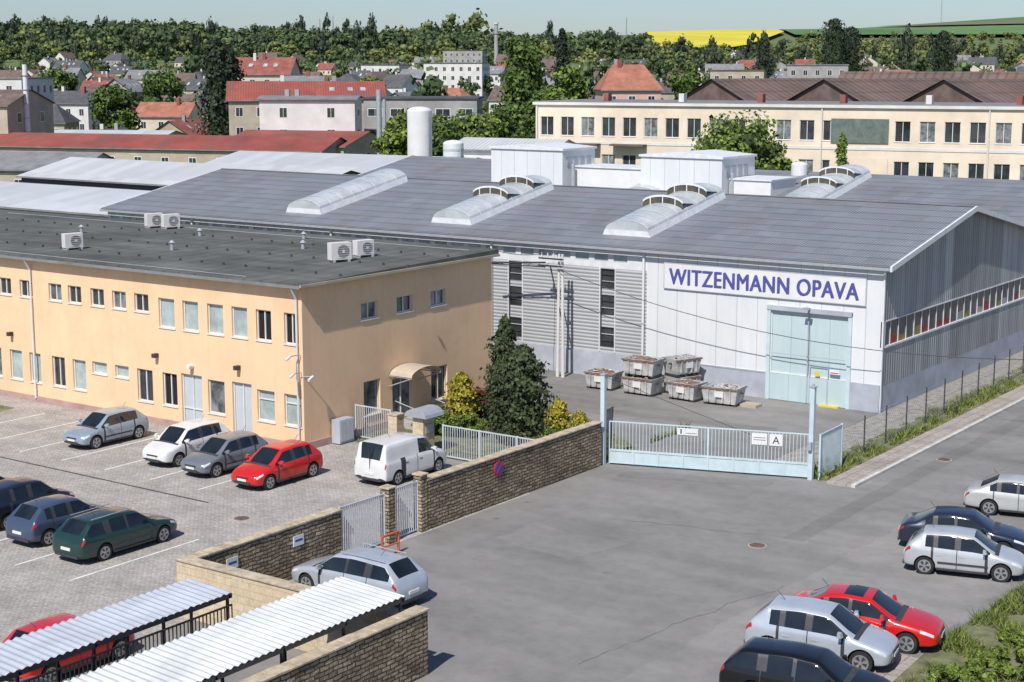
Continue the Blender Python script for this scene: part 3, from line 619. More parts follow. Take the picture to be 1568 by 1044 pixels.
# ---------------------------------------------------------------- dumpsters
def bin_(x,y,z=0,fill='rust',w=1.9,rot=0):
    mb=MB(); d=.6; h=.95
    def ring(a,b,z): return [(-a,-b,z),(a,-b,z),(a,b,z),(-a,b,z)]
    hw=w/2
    v=ring(hw*.86,d*.85,.12)+ring(hw,d,h)+ring(hw-.05,d-.05,h)+ring(hw*.82,d*.8,.3)
    mb.add(v,[(3,2,1,0),(0,1,5,4),(1,2,6,5),(2,3,7,6),(3,0,4,7),(4,5,9,8),(5,6,10,9),(6,7,11,10),(7,4,8,11),(8,9,13,12),(9,10,14,13),(10,11,15,14),(11,8,12,15)],'skip')
    for q in ((-d-.04,-d+.02),(d-.02,d+.04)): mb.box(-hw-.04,hw+.04,q[0],q[1],h-.1,h-.02,'rust')
    for k in (-.6,-.2,.2,.6): mb.box(k*hw-.03,k*hw+.03,-d-.03,-d*.88,.2,h-.1,'skip')
    for sx in (-1,1): mb.box(sx*hw*.8-.1,sx*hw*.8+.1,-d*.8,d*.8,0,.12,'darkframe'); mb.cyl((sx*hw,-.15,.7),(sx*(hw+.14),-.15,.7),.05,m='darkframe')
    mb.box(-.25,.25,-d-.035,-d-.02,.45,.75,'w_white')
    n=14;v=[];f=[]
    for i in range(n+1):
        for j in range(n+1):
            e=min(i,n-i,j,n-j)/5; v.append((-hw*.93+2*hw*.93*i/n+random.uniform(-.03,.03),-d*.9+2*d*.9*j/n+random.uniform(-.03,.03),h-.16+.26*min(1,e)*random.uniform(.3,1.15)))
    for i in range(n):
        for j in range(n): f.append((i*(n+1)+j,(i+1)*(n+1)+j,(i+1)*(n+1)+j+1,i*(n+1)+j+1))
    mb.add(v,f,fill)
    for k in range(14):
        a=Vector((random.uniform(-hw*.8,hw*.8),random.uniform(-d*.7,d*.7),h+random.uniform(-.05,.06))); b=a+Vector((random.uniform(-.3,.3),random.uniform(-.25,.25),random.uniform(-.02,.05)))
        mb.cyl(a,b,random.uniform(.015,.05),n=5,m=random.choice(['rust','scrap','galv']))
    mb.obj('scrap_skip',None,(x,y,z),rot)
bin_(-45.2,71.9,0,'rust',1.7,.05); bin_(-42.7,71.8,0,'rust',1.9,-.03); bin_(-42.7,71.85,.98,'rust',1.9,.02); bin_(-41.2,73.3,0,'scrap',1.7,1.2); bin_(-41.2,73.3,.98,'scrap',1.7,1.2)
bin_(-40.1,71.9,0,'rust',1.7,-.08); bin_(-38.0,72.0,0,'scrap',2.0,.08)
mb=MB(); mb.box(-37.0,-36.1,71.9,72.6,0,.12,'w_tan')
for k in range(4): mb.box(-37.0,-36.1,71.9+k*.2,72.0+k*.2,.12,.15,'w_tan')
mb.obj('wooden_pallet')
# ---------------------------------------------------------------- vehicles
def paint(name,c,metal=.25,rough=.28):
    t=NT(name); col=t.ramp(t.noise(1.5,3,.6),[(.3,sc3(c,.9)),(.7,sc3(c,1.06))]); m=t.out(col,rough,metal,.5); t.p.inputs['Coat Weight'].default_value=.6; t.p.inputs['Coat Roughness'].default_value=.06; return m
PROF={
'hatch':dict(L=4.0,W=1.70,st=[(2.0,.62,.30,.50,.45,.56),(1.93,.86,.22,.60,.62,.66),(1.62,.97,.19,.73,.74,.78),(1.02,1,.19,.88,.80,.93),(.32,1,.19,.93,.70,1.42),(-.45,1,.19,.95,.70,1.47),(-1.35,.99,.2,.98,.67,1.42),(-1.78,.97,.22,.98,.72,1.03),(-1.93,.92,.25,.80,.70,.84),(-2.0,.76,.32,.55,.5,.60)],gl=(.85,-1.30),wheels=(1.25,-1.25),pil=(-.22,-.95),doors=(.80,-.20,-1.0)),
'sedan':dict(L=4.5,W=1.76,st=[(2.25,.62,.30,.50,.45,.57),(2.16,.86,.22,.60,.62,.67),(1.80,.97,.19,.74,.74,.80),(1.02,1,.19,.88,.80,.93),(.30,1,.19,.92,.68,1.38),(-.45,1,.19,.94,.68,1.43),(-1.05,1,.19,.96,.66,1.37),(-1.68,.98,.21,.96,.72,1.02),(-2.10,.95,.24,.90,.72,.97),(-2.22,.88,.27,.70,.6,.76),(-2.27,.74,.32,.55,.5,.6)],gl=(.85,-1.25),wheels=(1.38,-1.30),pil=(-.25,-1.0),doors=(.80,-.22,-1.15)),
'wagon':dict(L=4.65,W=1.76,st=[(2.3,.62,.30,.50,.45,.57),(2.21,.86,.22,.60,.62,.67),(1.85,.97,.19,.74,.74,.80),(1.10,1,.19,.88,.80,.93),(.42,1,.19,.92,.68,1.40),(-.40,1,.19,.94,.69,1.47),(-1.7,1,.19,.97,.66,1.43),(-2.12,.97,.21,.98,.70,1.04),(-2.26,.94,.25,.80,.68,.84),(-2.32,.76,.32,.55,.5,.60)],gl=(.92,-1.95),wheels=(1.42,-1.30),pil=(-.18,-1.08),doors=(.88,-.15,-1.1)),
'mpv':dict(L=4.1,W=1.75,st=[(2.05,.62,.32,.55,.45,.62),(1.98,.86,.24,.68,.62,.74),(1.68,.97,.21,.82,.74,.87),(1.15,1,.21,.95,.80,1.0),(.50,1,.21,1.0,.72,1.52),(-.35,1,.21,1.02,.72,1.58),(-1.5,.99,.22,1.05,.69,1.53),(-1.88,.97,.24,1.05,.72,1.12),(-2.0,.92,.27,.85,.70,.9),(-2.06,.76,.34,.6,.5,.65)],gl=(1.0,-1.45),wheels=(1.28,-1.27),pil=(-.2,-.98),doors=(.9,-.18,-1.05)),
'van':dict(L=4.3,W=1.80,st=[(2.15,.62,.32,.58,.45,.66),(2.08,.86,.24,.72,.62,.80),(1.80,.97,.22,.88,.76,.95),(1.25,1,.22,1.02,.82,1.08),(.66,1,.22,1.08,.80,1.72),(-.2,1,.22,1.1,.82,1.82),(-1.95,.99,.22,1.1,.81,1.80),(-2.10,.98,.24,1.08,.82,1.12),(-2.14,.95,.27,.85,.8,.9),(-2.17,.85,.34,.6,.6,.65)],gl=(1.1,-.05),wheels=(1.35,-1.35),pil=(),doors=(1.05,-.08,-1.0)),
}
def car(x,y,heading,kind,pm,rails=False,sunroof=False,name='parked_car',sc=1.0,molding=False):
    P=PROF[kind]; st=[list(s_) for s_ in P['st']]; hw=P['W']/2
    keyx=[s_[0] for s_ in st]
    xw0,xw1=keyx[3],keyx[4]; xr0,xr1=keyx[6],keyx[7]
    def interp(xx):
        for i in range(len(st)-1):
            if st[i][0]>=xx>=st[i+1][0]:
                t=(st[i][0]-xx)/(st[i][0]-st[i+1][0]); return [xx]+[st[i][k]+(st[i+1][k]-st[i][k])*t for k in range(1,6)]
    extra=[]
    for d in P['doors']: extra+=[d+.011,d-.011]
    for q in P['pil']: extra+=[q+.05,q-.05]
    extra+=[P['gl'][0],P['gl'][1],xw0+.05]
    if sunroof: extra+=[.05,-.45]
    xs=sorted(set([round(a,4) for a in keyx+extra]),reverse=True)
    S_=[interp(a) for a in xs]
    mats_=[pm,MA['carglass'],MA['darkframe'],MA['lamp'],MA['tail']]
    rings=[];bm=bmesh.new()
    for (xx,w,zb,belt,wr,top) in S_:
        w*=hw; wr*=hw; green=top-belt>.12
        if green: pts=[(0,zb),(w*.78,zb),(w*.96,zb+.07),(w,.45),(w*.985,belt-.14),(w*.925,belt),(max(wr,w*.925-(top-belt)*.36),top-.07),(wr*.86,top-.005),(0,top+.02)]
        else: pts=[(0,zb),(w*.78,zb),(w*.96,zb+.07),(w,max(zb+.12,min(.45,belt-.12))),(w*.985,belt-.07),(w*.93,belt-.005),(w*.86,top-.02),(w*.60,top),(0,top+.02)]
        r=[bm.verts.new((xx,a,z)) for a,z in pts]+[bm.verts.new((xx,-a,z)) for a,z in pts[-2:0:-1]]
        rings.append(r)
    nR=len(rings[0])
    cr=bm.edges.layers.float.new('crease_edge')
    doors=P['doors']
    for i in range(len(rings)-1):
        xa,xb=S_[i][0],S_[i+1][0]; xm=(xa+xb)/2
        for k in range(nR):
            f=bm.faces.new((rings[i][k],rings[i][(k+1)%nR],rings[i+1][(k+1)%nR],rings[i+1][k]))
            seg=k if k<8 else nR-1-k
            mi=0
            isgap=any(abs(xm-d)<.008 for d in doors); ispil=any(abs(xm-q)<.045 for q in P['pil'])
            if seg in(2,3,4) and isgap: mi=2
            if seg==5 and P['gl'][1]<xm<P['gl'][0] and not ispil: mi=1
            if seg==5 and ispil: mi=2
            if seg==7 and (xw1<xm<xw0 or xr1<xm<xr0): mi=1
            if seg in(6,7) and xw0<xm<xw0+.05: mi=2
            if seg==7 and sunroof and -.45<xm<.05: mi=1
            if seg==4 and keyx[2]<xm<keyx[1]: mi=3
            if seg==4 and keyx[-2]<xm<keyx[7 if kind!='sedan' else 8]: mi=4
            if seg==0 or seg==1: mi=2
            f.material_index=mi; f.smooth=True
    for rg,rev in ((rings[0],False),(rings[-1],True)):
        f=bm.faces.new(rg if rev else rg[::-1]); f.material_index=0; f.smooth=True
    for i in range(len(rings)-1):
        for ks,cv in (((5,6,nR-5,nR-6),.6),((7,nR-7),.3),((4,nR-4),.35),((2,nR-2),.4)):
            for k in ks:
                e=bm.edges.get((rings[i][k],rings[i+1][k])); 
                if e: e[cr]=cv
    for i,s_ in enumerate(S_):
        if s_[0] in (xw0,xw1,xr0,xr1):
            for k in range(5,nR-5):
                e=bm.edges.get((rings[i][k],rings[i][(k+1)%nR])); 
                if e: e[cr]=.5
    bmesh.ops.recalc_face_normals(bm,faces=bm.faces[:])
    me=bpy.data.meshes.new('tmp'); bm.to_mesh(me); bm.free()
    for m in mats_: me.materials.append(m)
    ob=bpy.data.objects.new('tmp',me); COL.objects.link(ob)
    sb=ob.modifiers.new('s','SUBSURF'); sb.levels=2; sb.render_levels=2
    cut=MB()
    for wx in P['wheels']:
        for sy in (-1,1): cut.cyl((wx,sy*(hw-.30),.32),(wx,sy*(hw+.2),.32),.365,n=24,m='darkframe')
    co=cut.obj('cut',smooth=30)
    bo=ob.modifiers.new('b','BOOLEAN'); bo.operation='DIFFERENCE'; bo.object=co; bo.solver='EXACT'
    try: bo.material_mode='TRANSFER'
    except Exception: pass
    dg=bpy.context.evaluated_depsgraph_get(); ne=bpy.data.meshes.new_from_object(ob.evaluated_get(dg))
    bpy.data.objects.remove(ob); bpy.data.objects.remove(co)
    ne.set_sharp_from_angle(angle=math.radians(50))
    root=empty(name,(x,y,0),heading); root.scale=(sc,sc,sc)
    b=bpy.data.objects.new('body',ne); COL.objects.link(b); b.parent=root
    mb=MB()
    for wx in P['wheels']:
        for sy in (-1,1):
            y0_,y1_=sy*(hw-.24),sy*(hw-.03)
            mb.cyl((wx,y0_,.31),(wx,y1_,.31),.31,n=24,m='rubber')
            yo=y1_+sy*.004; n=20
            cx=[(wx+.205*math.cos(2*math.pi*k/n),yo,.31+.205*math.sin(2*math.pi*k/n)) for k in range(n)]
            for k in range(n):
                mm='rim' if k%4 in(0,1) else 'darkframe'
                a,b_=cx[k],cx[(k+1)%n]; mb.quad([a,b_,(wx,yo+sy*.01,.31)],mm)
            for k in range(n):
                q=lambda p,s2:(wx+(p[0]-wx)*s2,yo+sy*.003,.31+(p[2]-.31)*s2)
                a,b_=cx[k],cx[(k+1)%n]; mb.quad([q(a,1.08),q(b_,1.08),q(b_,.88),q(a,.88)],'rim')
            mb.cyl((wx,yo,.31),(wx,yo+sy*.02,.31),.055,n=8,m='rim')
    mb.obj('wheels',root)
    mb=MB(); fx=keyx[0]; rx=keyx[-1]; zc=P['st'][3][3]; rt=P['st'][5][5]
    mb.box(fx-.05,fx+.012,-.40,.40,.28,.40,'darkframe'); mb.box(fx-.06,fx+.01,-.32,.32,.52,.58,'darkframe'); mb.box(fx,fx+.025,-.24,.24,.41,.50,'plate')
    mb.box(rx-.02,rx+.04,-.24,.24,.50,.60,'plate'); mb.box(rx-.008,rx+.06,-.6,.6,.26,.36,'darkframe')
    if kind=='van':
        mb.box(rx+.01,rx+.055,-.012,.012,.4,1.7,'darkframe')
    xm=P['gl'][0]-.15; zm=P['st'][4][3]+.06
    for sy in (-1,1):
        mb.cyl((xm,sy*hw*.90,zm),(xm,sy*(hw+.10),zm+.03),.05,.04,6,pm); 
        v=[(xm-.05,sy*(hw+.02),zm-.04),(xm+.09,sy*(hw+.03),zm-.03),(xm+.06,sy*(hw+.18),zm-.02),(xm-.05,sy*(hw+.18),zm-.03),(xm-.05,sy*(hw+.02),zm+.11),(xm+.05,sy*(hw+.03),zm+.10),(xm+.03,sy*(hw+.17),zm+.10),(xm-.05,sy*(hw+.17),zm+.11)]
        mb.add(v,[(0,3,2,1),(4,5,6,7),(0,1,5,4),(1,2,6,5),(2,3,7,6),(3,0,4,7)],pm)
        for d in P['doors'][1:]: mb.box(d+.12,d+.30,sy*hw*.985-.012,sy*hw*.985+.012,zc-.16,zc-.13,'darkframe' if kind=='van' else pm)
        mb.box(P['wheels'][1]+.4,P['wheels'][0]-.4,sy*hw*.97-.02,sy*hw*.97+.01,.22,.29,'darkframe')
        if molding: mb.box(P['wheels'][1]+.42,P['wheels'][0]-.42,sy*hw*1.0-.02,sy*hw*1.0+.012,.46,.52,'darkframe')
        if rails: mb.cyl((.2,sy*hw*.62,rt+.05),(-1.6,sy*hw*.62,rt+.03),.018,n=6,m='galv')
    mb.cyl((keyx[5]-.6,0,rt),(keyx[5]-.8,0,rt+.22),.008,n=4,m='darkframe')
    mb.obj('trim',root,smooth=30)
    return root
C={'silverblue':paint('paint_silver_blue',(.30,.37,.43)),'white':paint('paint_white',(.68,.68,.67),0),'grey':paint('paint_grey',(.19,.21,.24)),'red':paint('paint_red',(.55,.014,.012),0),
'dark':paint('paint_dark_blue',(.018,.024,.04)),'blue':paint('paint_steel_blue',(.06,.085,.14)),'green':paint('paint_dark_green',(.015,.05,.042)),'silver':paint('paint_silver',(.47,.51,.56)),'silver2':paint('paint_silver_b',(.50,.52,.53)),'black':paint('paint_black',(.008,.008,.009)),'champ':paint('paint_champagne',(.54,.54,.52)),'navy':paint('paint_navy',(.022,.03,.055))}
dn=-math.pi/2; up=math.pi/2
car(-57.2,47.9,dn,'hatch',C['silverblue'],molding=True); car(-51.75,47.8,dn+.02,'mpv',C['white']); car(-49.0,47.45,dn-.02,'hatch',C['grey'],molding=True); car(-45.8,47.3,dn,'hatch',C['red'],sc=1.03)
car(-42.05,51.0,up,'van',C['white'],name='parked_van')
car(-43.8,37.0,up,'wagon',C['green'],rails=True,molding=True); car(-46.8,36.95,up,'hatch',C['blue']); car(-49.7,37.4,up,'mpv',C['dark']); car(-52.6,37.6,up,'hatch',C['dark'])
car(-33.4,38.1,math.pi,'wagon',C['silver'],rails=True,sc=1.03)
car(-18.05,52.0,math.radians(15),'hatch',C['silver2'],molding=True); car(-19.0,54.6,math.radians(15),'sedan',C['navy']); car(-18.7,60.5,math.radians(14),'sedan',C['champ'])
car(-18.25,43.9,math.radians(12),'sedan',C['red'],sunroof=True,sc=1.04); car(-18.6,41.7,math.radians(10),'hatch',C['silver'],sc=1.08); car(-17.5,38.4,math.radians(10),'wagon',C['black'])
car(-36.0,28.4,up,'hatch',C['red']); car(-32.7,24.8,up,'hatch',C['dark'])
# ---------------------------------------------------------------- trees
bm=bmesh.new(); bmesh.ops.create_icosphere(bm,subdivisions=1,radius=1); ICO1=(np.array([v.co[:] for v in bm.verts]),np.array([[v.index for v in f.verts] for f in bm.faces])); bm.free()
bm=bmesh.new(); bmesh.ops.create_icosphere(bm,subdivisions=2,radius=1); ICO2=(np.array([v.co[:] for v in bm.verts]),np.array([[v.index for v in f.verts] for f in bm.faces])); bm.free()
def leafcards(C_,size,outdir=None):
    n=len(C_); a=rng.normal(size=(n,3)); 
    if outdir is not None: a=outdir*1.2+a*.7
    a/=np.linalg.norm(a,axis=1)[:,None]; b=np.cross(a,rng.normal(size=(n,3))); b/=np.linalg.norm(b,axis=1)[:,None]+1e-9; c=np.cross(a,b)
    s_=(size*rng.uniform(.6,1.3,n))[:,None]; asp=rng.uniform(.5,.9,n)[:,None]
    j=lambda:rng.uniform(.7,1.15,(n,1))
    return np.stack([C_-b*s_*j(),C_-c*s_*asp*j(),C_+b*s_*j(),C_+c*s_*asp*j()],axis=1).reshape(-1,3)
def crown_tpl(ncl,nleaf,size,rx,rz,clr,ic=ICO2):
    cl=[]
    while len(cl)<ncl:
        p=rng.uniform(-1,1,3)
        if np.linalg.norm(p)<1: 
            p=p/ max(np.linalg.norm(p),.01)*(np.linalg.norm(p)**.5)
            cl.append(p*np.array([rx-clr*.6,rx-clr*.6,rz-clr*.5]))
    cl=np.array(cl); idx=rng.integers(0,ncl,nleaf); d=rng.normal(size=(nleaf,3)); d/=np.linalg.norm(d,axis=1)[:,None]
    rad=clr*rng.uniform(.6,1.12,(nleaf,1))*rng.uniform(.7,1.25,(ncl,1))[idx]
    c=cl[idx]+d*rad*np.array([1,1,.8]); L=leafcards(c,size,d)
    V,F_=ic; bv=[];bf=[];o=0
    for q in cl:
        bv.append(V*clr*.62*rng.uniform(.7,1.15,(len(V),1))*np.array([1,1,.8])+q); bf.append(F_+o); o+=len(V)
    return L,np.concatenate(bv),np.concatenate(bf)
def raw_obj(name,parts,parent=None,loc=(0,0,0)):
    vs=[];loops=[];sizes=[];mi=[];mats=[];o=0
    for V,Fx,m in parts:
        m=MA[m] if isinstance(m,str) else m
        if m not in mats: mats.append(m)
        k=mats.index(m)
        if isinstance(Fx,int): Fa=np.arange(len(V)).reshape(-1,Fx)
        else: Fa=np.asarray(Fx)
        vs.append(V); loops.append((Fa+o).ravel()); sizes.append(np.full(len(Fa),Fa.shape[1])); mi.append(np.full(len(Fa),k)); o+=len(V)
    V=np.concatenate(vs).astype(np.float32); lo=np.concatenate(loops).astype(np.int32); sz=np.concatenate(sizes).astype(np.int32); mi=np.concatenate(mi).astype(np.int32)
    me=bpy.data.meshes.new(name); me.vertices.add(len(V)); me.vertices.foreach_set('co',V.ravel()); me.loops.add(len(lo)); me.loops.foreach_set('vertex_index',lo)
    me.polygons.add(len(sz)); st=np.concatenate([[0],np.cumsum(sz)[:-1]]).astype(np.int32); me.polygons.foreach_set('loop_start',st); me.polygons.foreach_set('loop_total',sz)
    for m in mats: me.materials.append(m)
    me.polygons.foreach_set('material_index',mi); me.update(calc_edges=True); me.validate()
    ob=bpy.data.objects.new(name,me); COL.objects.link(ob); ob.location=loc
    if parent: ob.parent=parent
    return ob
def tree(name,x,y,z0,h,r,leafm='leaf',n=5000,size=.16,ncl=26,trunkfrac=.3):
    cz=h*(1+trunkfrac)/2; rz=h*(1-trunkfrac)/2
    L,bv,bf=crown_tpl(ncl,n,size,r,rz,min(r,rz)*.42)
    off=np.array([0,0,cz]); E=empty(name,(x,y,z0))
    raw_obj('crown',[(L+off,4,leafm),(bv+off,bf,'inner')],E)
    mb=MB(); mb.cyl((0,0,-.3),(0,0,h*.55),h*.028+.05,h*.012,8,'bark')
    for k in range(6):
        a=k*1.05+random.random()*.5; zz=h*(trunkfrac+.05*k); mb.cyl((0,0,zz),(math.cos(a)*r*.6,math.sin(a)*r*.6,zz+h*.18),h*.012,.015,6,'bark')
    mb.obj('trunk',E); return E
def conifer(name,x,y,z0,h,r,leafm='leafd',n=3500,size=.12,power=1.0,base=.08,core=.5):
    t_=rng.random(n)**.75; z=h*(base+(1-base)*t_); 
    nb=int(h*3.2); rad=r*(1-t_)**power*(.5+.5*np.abs(np.sin(t_*nb*math.pi)))+.06
    ph=rng.uniform(0,6.28,3); a=rng.random(n)*2*math.pi; br=1+.25*np.sin(a*5+np.floor(t_*nb)*2.4)+.16*np.sin(a*3+t_*17+ph[0])+.18*np.sin(t_*23+ph[1]+a)
    q=rng.uniform(.5,1.12,n); C_=np.stack([np.cos(a)*rad*br*q,np.sin(a)*rad*br*q,z-.12*rad*q+rng.normal(size=n)*.05],1)
    d=np.stack([np.cos(a),np.sin(a),np.full(n,.25)],1); L=leafcards(C_,size,d)
    E=empty(name,(x,y,z0)); m=18; iv=[];
    zs=np.linspace(h*base,h*.93,9)
    for zz in zs:
        tt=(zz/h-base)/(1-base); R0=r*(1-tt)**power*core+.02
        iv+= [(math.cos(2*math.pi*k/m)*R0*(.7+.4*random.random()),math.sin(2*math.pi*k/m)*R0*(.7+.4*random.random()),zz) for k in range(m)]
    fa=[(i*m+k,i*m+(k+1)%m,(i+1)*m+(k+1)%m,(i+1)*m+k) for i in range(8) for k in range(m)]
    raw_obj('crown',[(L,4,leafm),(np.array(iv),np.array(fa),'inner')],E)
    mb=MB(); mb.cyl((0,0,-.2),(0,0,h*.9),.05+h*.015,.02,8,'bark'); mb.obj('trunk',E); return E
conifer('spruce_tree',-44.5,61.8,0,5.2,1.25,'leafd',5000,.11,.65,core=.35); conifer('spruce_tree',-42.4,60.3,0,4.2,1.5,'leafd',6200,.11,.45,core=.45); conifer('spruce_tree',-43.5,60.4,0,3.3,1.1,'leafd',3800,.1,.5,core=.4)
conifer('golden_thuja',-45.5,59.6,0,2.7,.9,'leafg',4200,.08,.4); conifer('golden_thuja',-40.5,60.5,0,1.8,.7,'leafg',2600,.08,.5); conifer('golden_thuja',-39.6,60.9,0,1.3,.5,'leafg',2000,.07,.5)
def shrub(name,x,y,r,h,m,n=2500,size=.06):
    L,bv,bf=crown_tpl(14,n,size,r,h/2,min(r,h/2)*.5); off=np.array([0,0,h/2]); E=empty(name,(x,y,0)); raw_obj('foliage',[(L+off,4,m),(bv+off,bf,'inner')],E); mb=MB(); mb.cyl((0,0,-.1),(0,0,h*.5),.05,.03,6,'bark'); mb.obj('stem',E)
for a in ((-46.3,58.2,.9,1.3,'leafl'),(-45.2,57.8,.8,1.2,'leafl'),(-44.2,58.4,.9,1.15,'leafl'),(-45.6,61.2,.6,1.9,'leafr'),(-46.8,62.8,.9,1.2,'leaf'),(-41.8,58.4,.7,.9,'leafd'),(-39.8,59.4,.6,.8,'leaf'),(-38.5,60.2,.5,.7,'leafl')): shrub('shrub',*a)
def grass(name,regs,m='grass'):
    P=[];Sz=[]
    for x0,x1,y0,y1,n,h in regs:
        P.append(np.stack([rng.uniform(x0,x1,n),rng.uniform(y0,y1,n),np.zeros(n)],1)); Sz.append(np.full(n,h))
    P=np.concatenate(P); h=np.concatenate(Sz)*rng.uniform(.3,1.3,len(P)); 
    nv=np.array([noise.noise((p[0]*.7,p[1]*.7,3)) for p in P]); keep=nv>-.12; P=P[keep];h=h[keep]*(.6+1.2*np.clip(nv[keep]+.12,0,1)); n=len(P)
    a=rng.random(n)*math.pi*2; w=(.015+.05*h)[:,None]; d=np.stack([np.cos(a),np.sin(a),np.zeros(n)],1); ln=rng.normal(size=(n,3))*.55; ln[:,2]=1
    V=np.stack([P-d*w,P+d*w,P+ln*h[:,None]],1).reshape(-1,3); raw_obj(name,[(V,3,m)])
grass('verge_grass',[(-28.6,-27.0,60.6,75,6000,.18),(-28.8,-27.0,75,105,6000,.2),(-27.9,-27.3,60.4,110,4500,.38),(-36.7,-36.5,57,66,500,.3),(-48.4,-36.7,54.8,62,3000,.12),(-78,-66.6,47.8,50,3000,.1)])
grass('verge_dry_grass',[(-28.6,-26.9,60.6,105,7000,.18),(-27.3,-26.85,60.4,100,2500,.12)],'drygrass')
grass('bank_grass',[(-15.8,-8,38,56,28000,.26),(-16.0,-13,44,52,7000,.35)])
grass('bank_dry_grass',[(-15.8,-8,38,56,12000,.24)],'drygrass')
for a in ((-12.9,45.0,1.1,.9,'leafl'),(-11.9,47.5,1.4,1.2,'leafl'),(-13.6,42.0,1.3,.7,'leafl'),(-11.7,43.3,1.5,1.2,'leaf'),(-14.3,43.9,.7,.45,'leafl'),(-13.6,47.3,.6,.5,'leaf'),(-14.4,46.0,.5,.4,'leafl'),(-14.6,41.6,.8,.5,'leafl'),(-13.0,43.6,.9,.8,'leafl')): shrub('shrub',*a,n=4200,size=.085)
def T_(name,u,D,top_v,r,leafm,n=4200,size=.3,ncl=26,frac=.25,z0=0):
    x,y=S(u,D); ztop=17+(105-top_v)*D/2487; tree(name,x,y,z0,ztop-z0,r,leafm,n,size,ncl,frac)
T_('deciduous_tree',1130,140,176,4.9,'leafl',9000,.22,34,.3); T_('deciduous_tree',610,196,172,3.6,'leafl'); T_('deciduous_tree',665,190,176,4.0,'leaf'); T_('deciduous_tree',720,200,166,4.6,'leafl'); T_('deciduous_tree',765,205,163,3.6,'leaf')
T_('deciduous_tree',1190,143,205,2.6,'leafl',3500,.2)
T_('deciduous_tree',870,235,103,4.2,'leafl',n=4500,size=.4,z0=0); T_('deciduous_tree',835,240,130,3.0,'leaf',size=.35); T_('deciduous_tree',175,300,128,4.5,'leaf',size=.4); T_('deciduous_tree',560,330,118,5,'leafl',size=.45)
T_('deciduous_tree',1060,330,92,5,'leaf',size=.45); T_('deciduous_tree',250,380,108,5.5,'leaf',size=.5); T_('deciduous_tree',90,420,104,6,'leaf',size=.5)
def C_(name,u,D,top_v,r,leafm='leafdd',power=.6,n=3500,size=.4,z0=0):
    x,y=S(u,D); conifer(name,x,y,z0,17+(105-top_v)*D/2487-z0,r,leafm,n,size,power,.1)
C_('poplar_tree',795,300,56,3.9,'leaf',.33,6500,.45); C_('poplar_tree',814,304,66,3.6,'leaf',.38,5000,.45)
C_('spruce_tree',333,285,60,3.8,n=3800,power=.38); C_('spruce_tree',352,292,72,3.6,power=.4); C_('spruce_tree',860,420,45,3.4,power=.5); C_('deciduous_tree',1275,520,30,8,power=.3); C_('deciduous_tree',1300,530,42,7,power=.3); C_('spruce_tree',1440,520,48,6.5,power=.4); C_('spruce_tree',1168,600,58,6,power=.4)
C_('thuja_column',1292,158,205,.8,'leafl',.4,1800,.2)
tpl=[crown_tpl(9,170,.17,1,.95,.46,ICO1) for _ in range(8)]
def mass(name,items,m):
    Ls=[];B=[];Bf=[];o=0
    for (x,y,z,r,h) in items:
        L,bv,bf=tpl[random.randrange(8)]; a=random.random()*6.28; c,s_=math.cos(a),math.sin(a); Rm=np.array([[c,s_,0],[-s_,c,0],[0,0,1]])
        sc_=np.array([r,r,h/2]); off=np.array([x,y,z+h/2]); Ls.append((L@Rm)*sc_+off); B.append((bv@Rm)*sc_+off); Bf.append(bf+o); o+=len(bv)
    raw_obj(name,[(np.concatenate(Ls),4,m),(np.concatenate(B),np.concatenate(Bf),m)])
def scatter(n,u0,u1,D0,D1,r0,r1,hk=1.7):
    out=[]
    for _ in range(n):
        D=math.sqrt(random.uniform(D0*D0,D1*D1)); u=random.uniform(u0,u1); x,y=S(u,D)
        r=random.uniform(r0,r1)*random.choice((.75,1,1,1.2)); out.append((x,y,tz(x,y)-1,r,r*hk*random.uniform(.7,1.4)))
    return out
mass('distant_forest',scatter(1250,-60,700,1250,2250,7,11)+scatter(400,600,1000,1300,2200,7,11),'far')
mass('distant_woodland',scatter(380,-60,700,1150,2000,5,10)+scatter(280,600,1620,1000,1900,5,10)+scatter(150,1200,1650,1700,2650,6,9)+scatter(18,655,735,2150,2250,14,17,2.0),'far2')
mass('distant_conifers',scatter(200,-60,1000,1150,2200,3.5,6,4.2)+scatter(70,1000,1620,700,1600,3,6,3.6),'far3')
mass('town_trees',scatter(400,-60,1640,330,1150,2.8,5.8,2.0),'far')
mass('town_orchard_trees',scatter(220,-60,1640,280,1100,2.2,4.6,1.8),'far2')
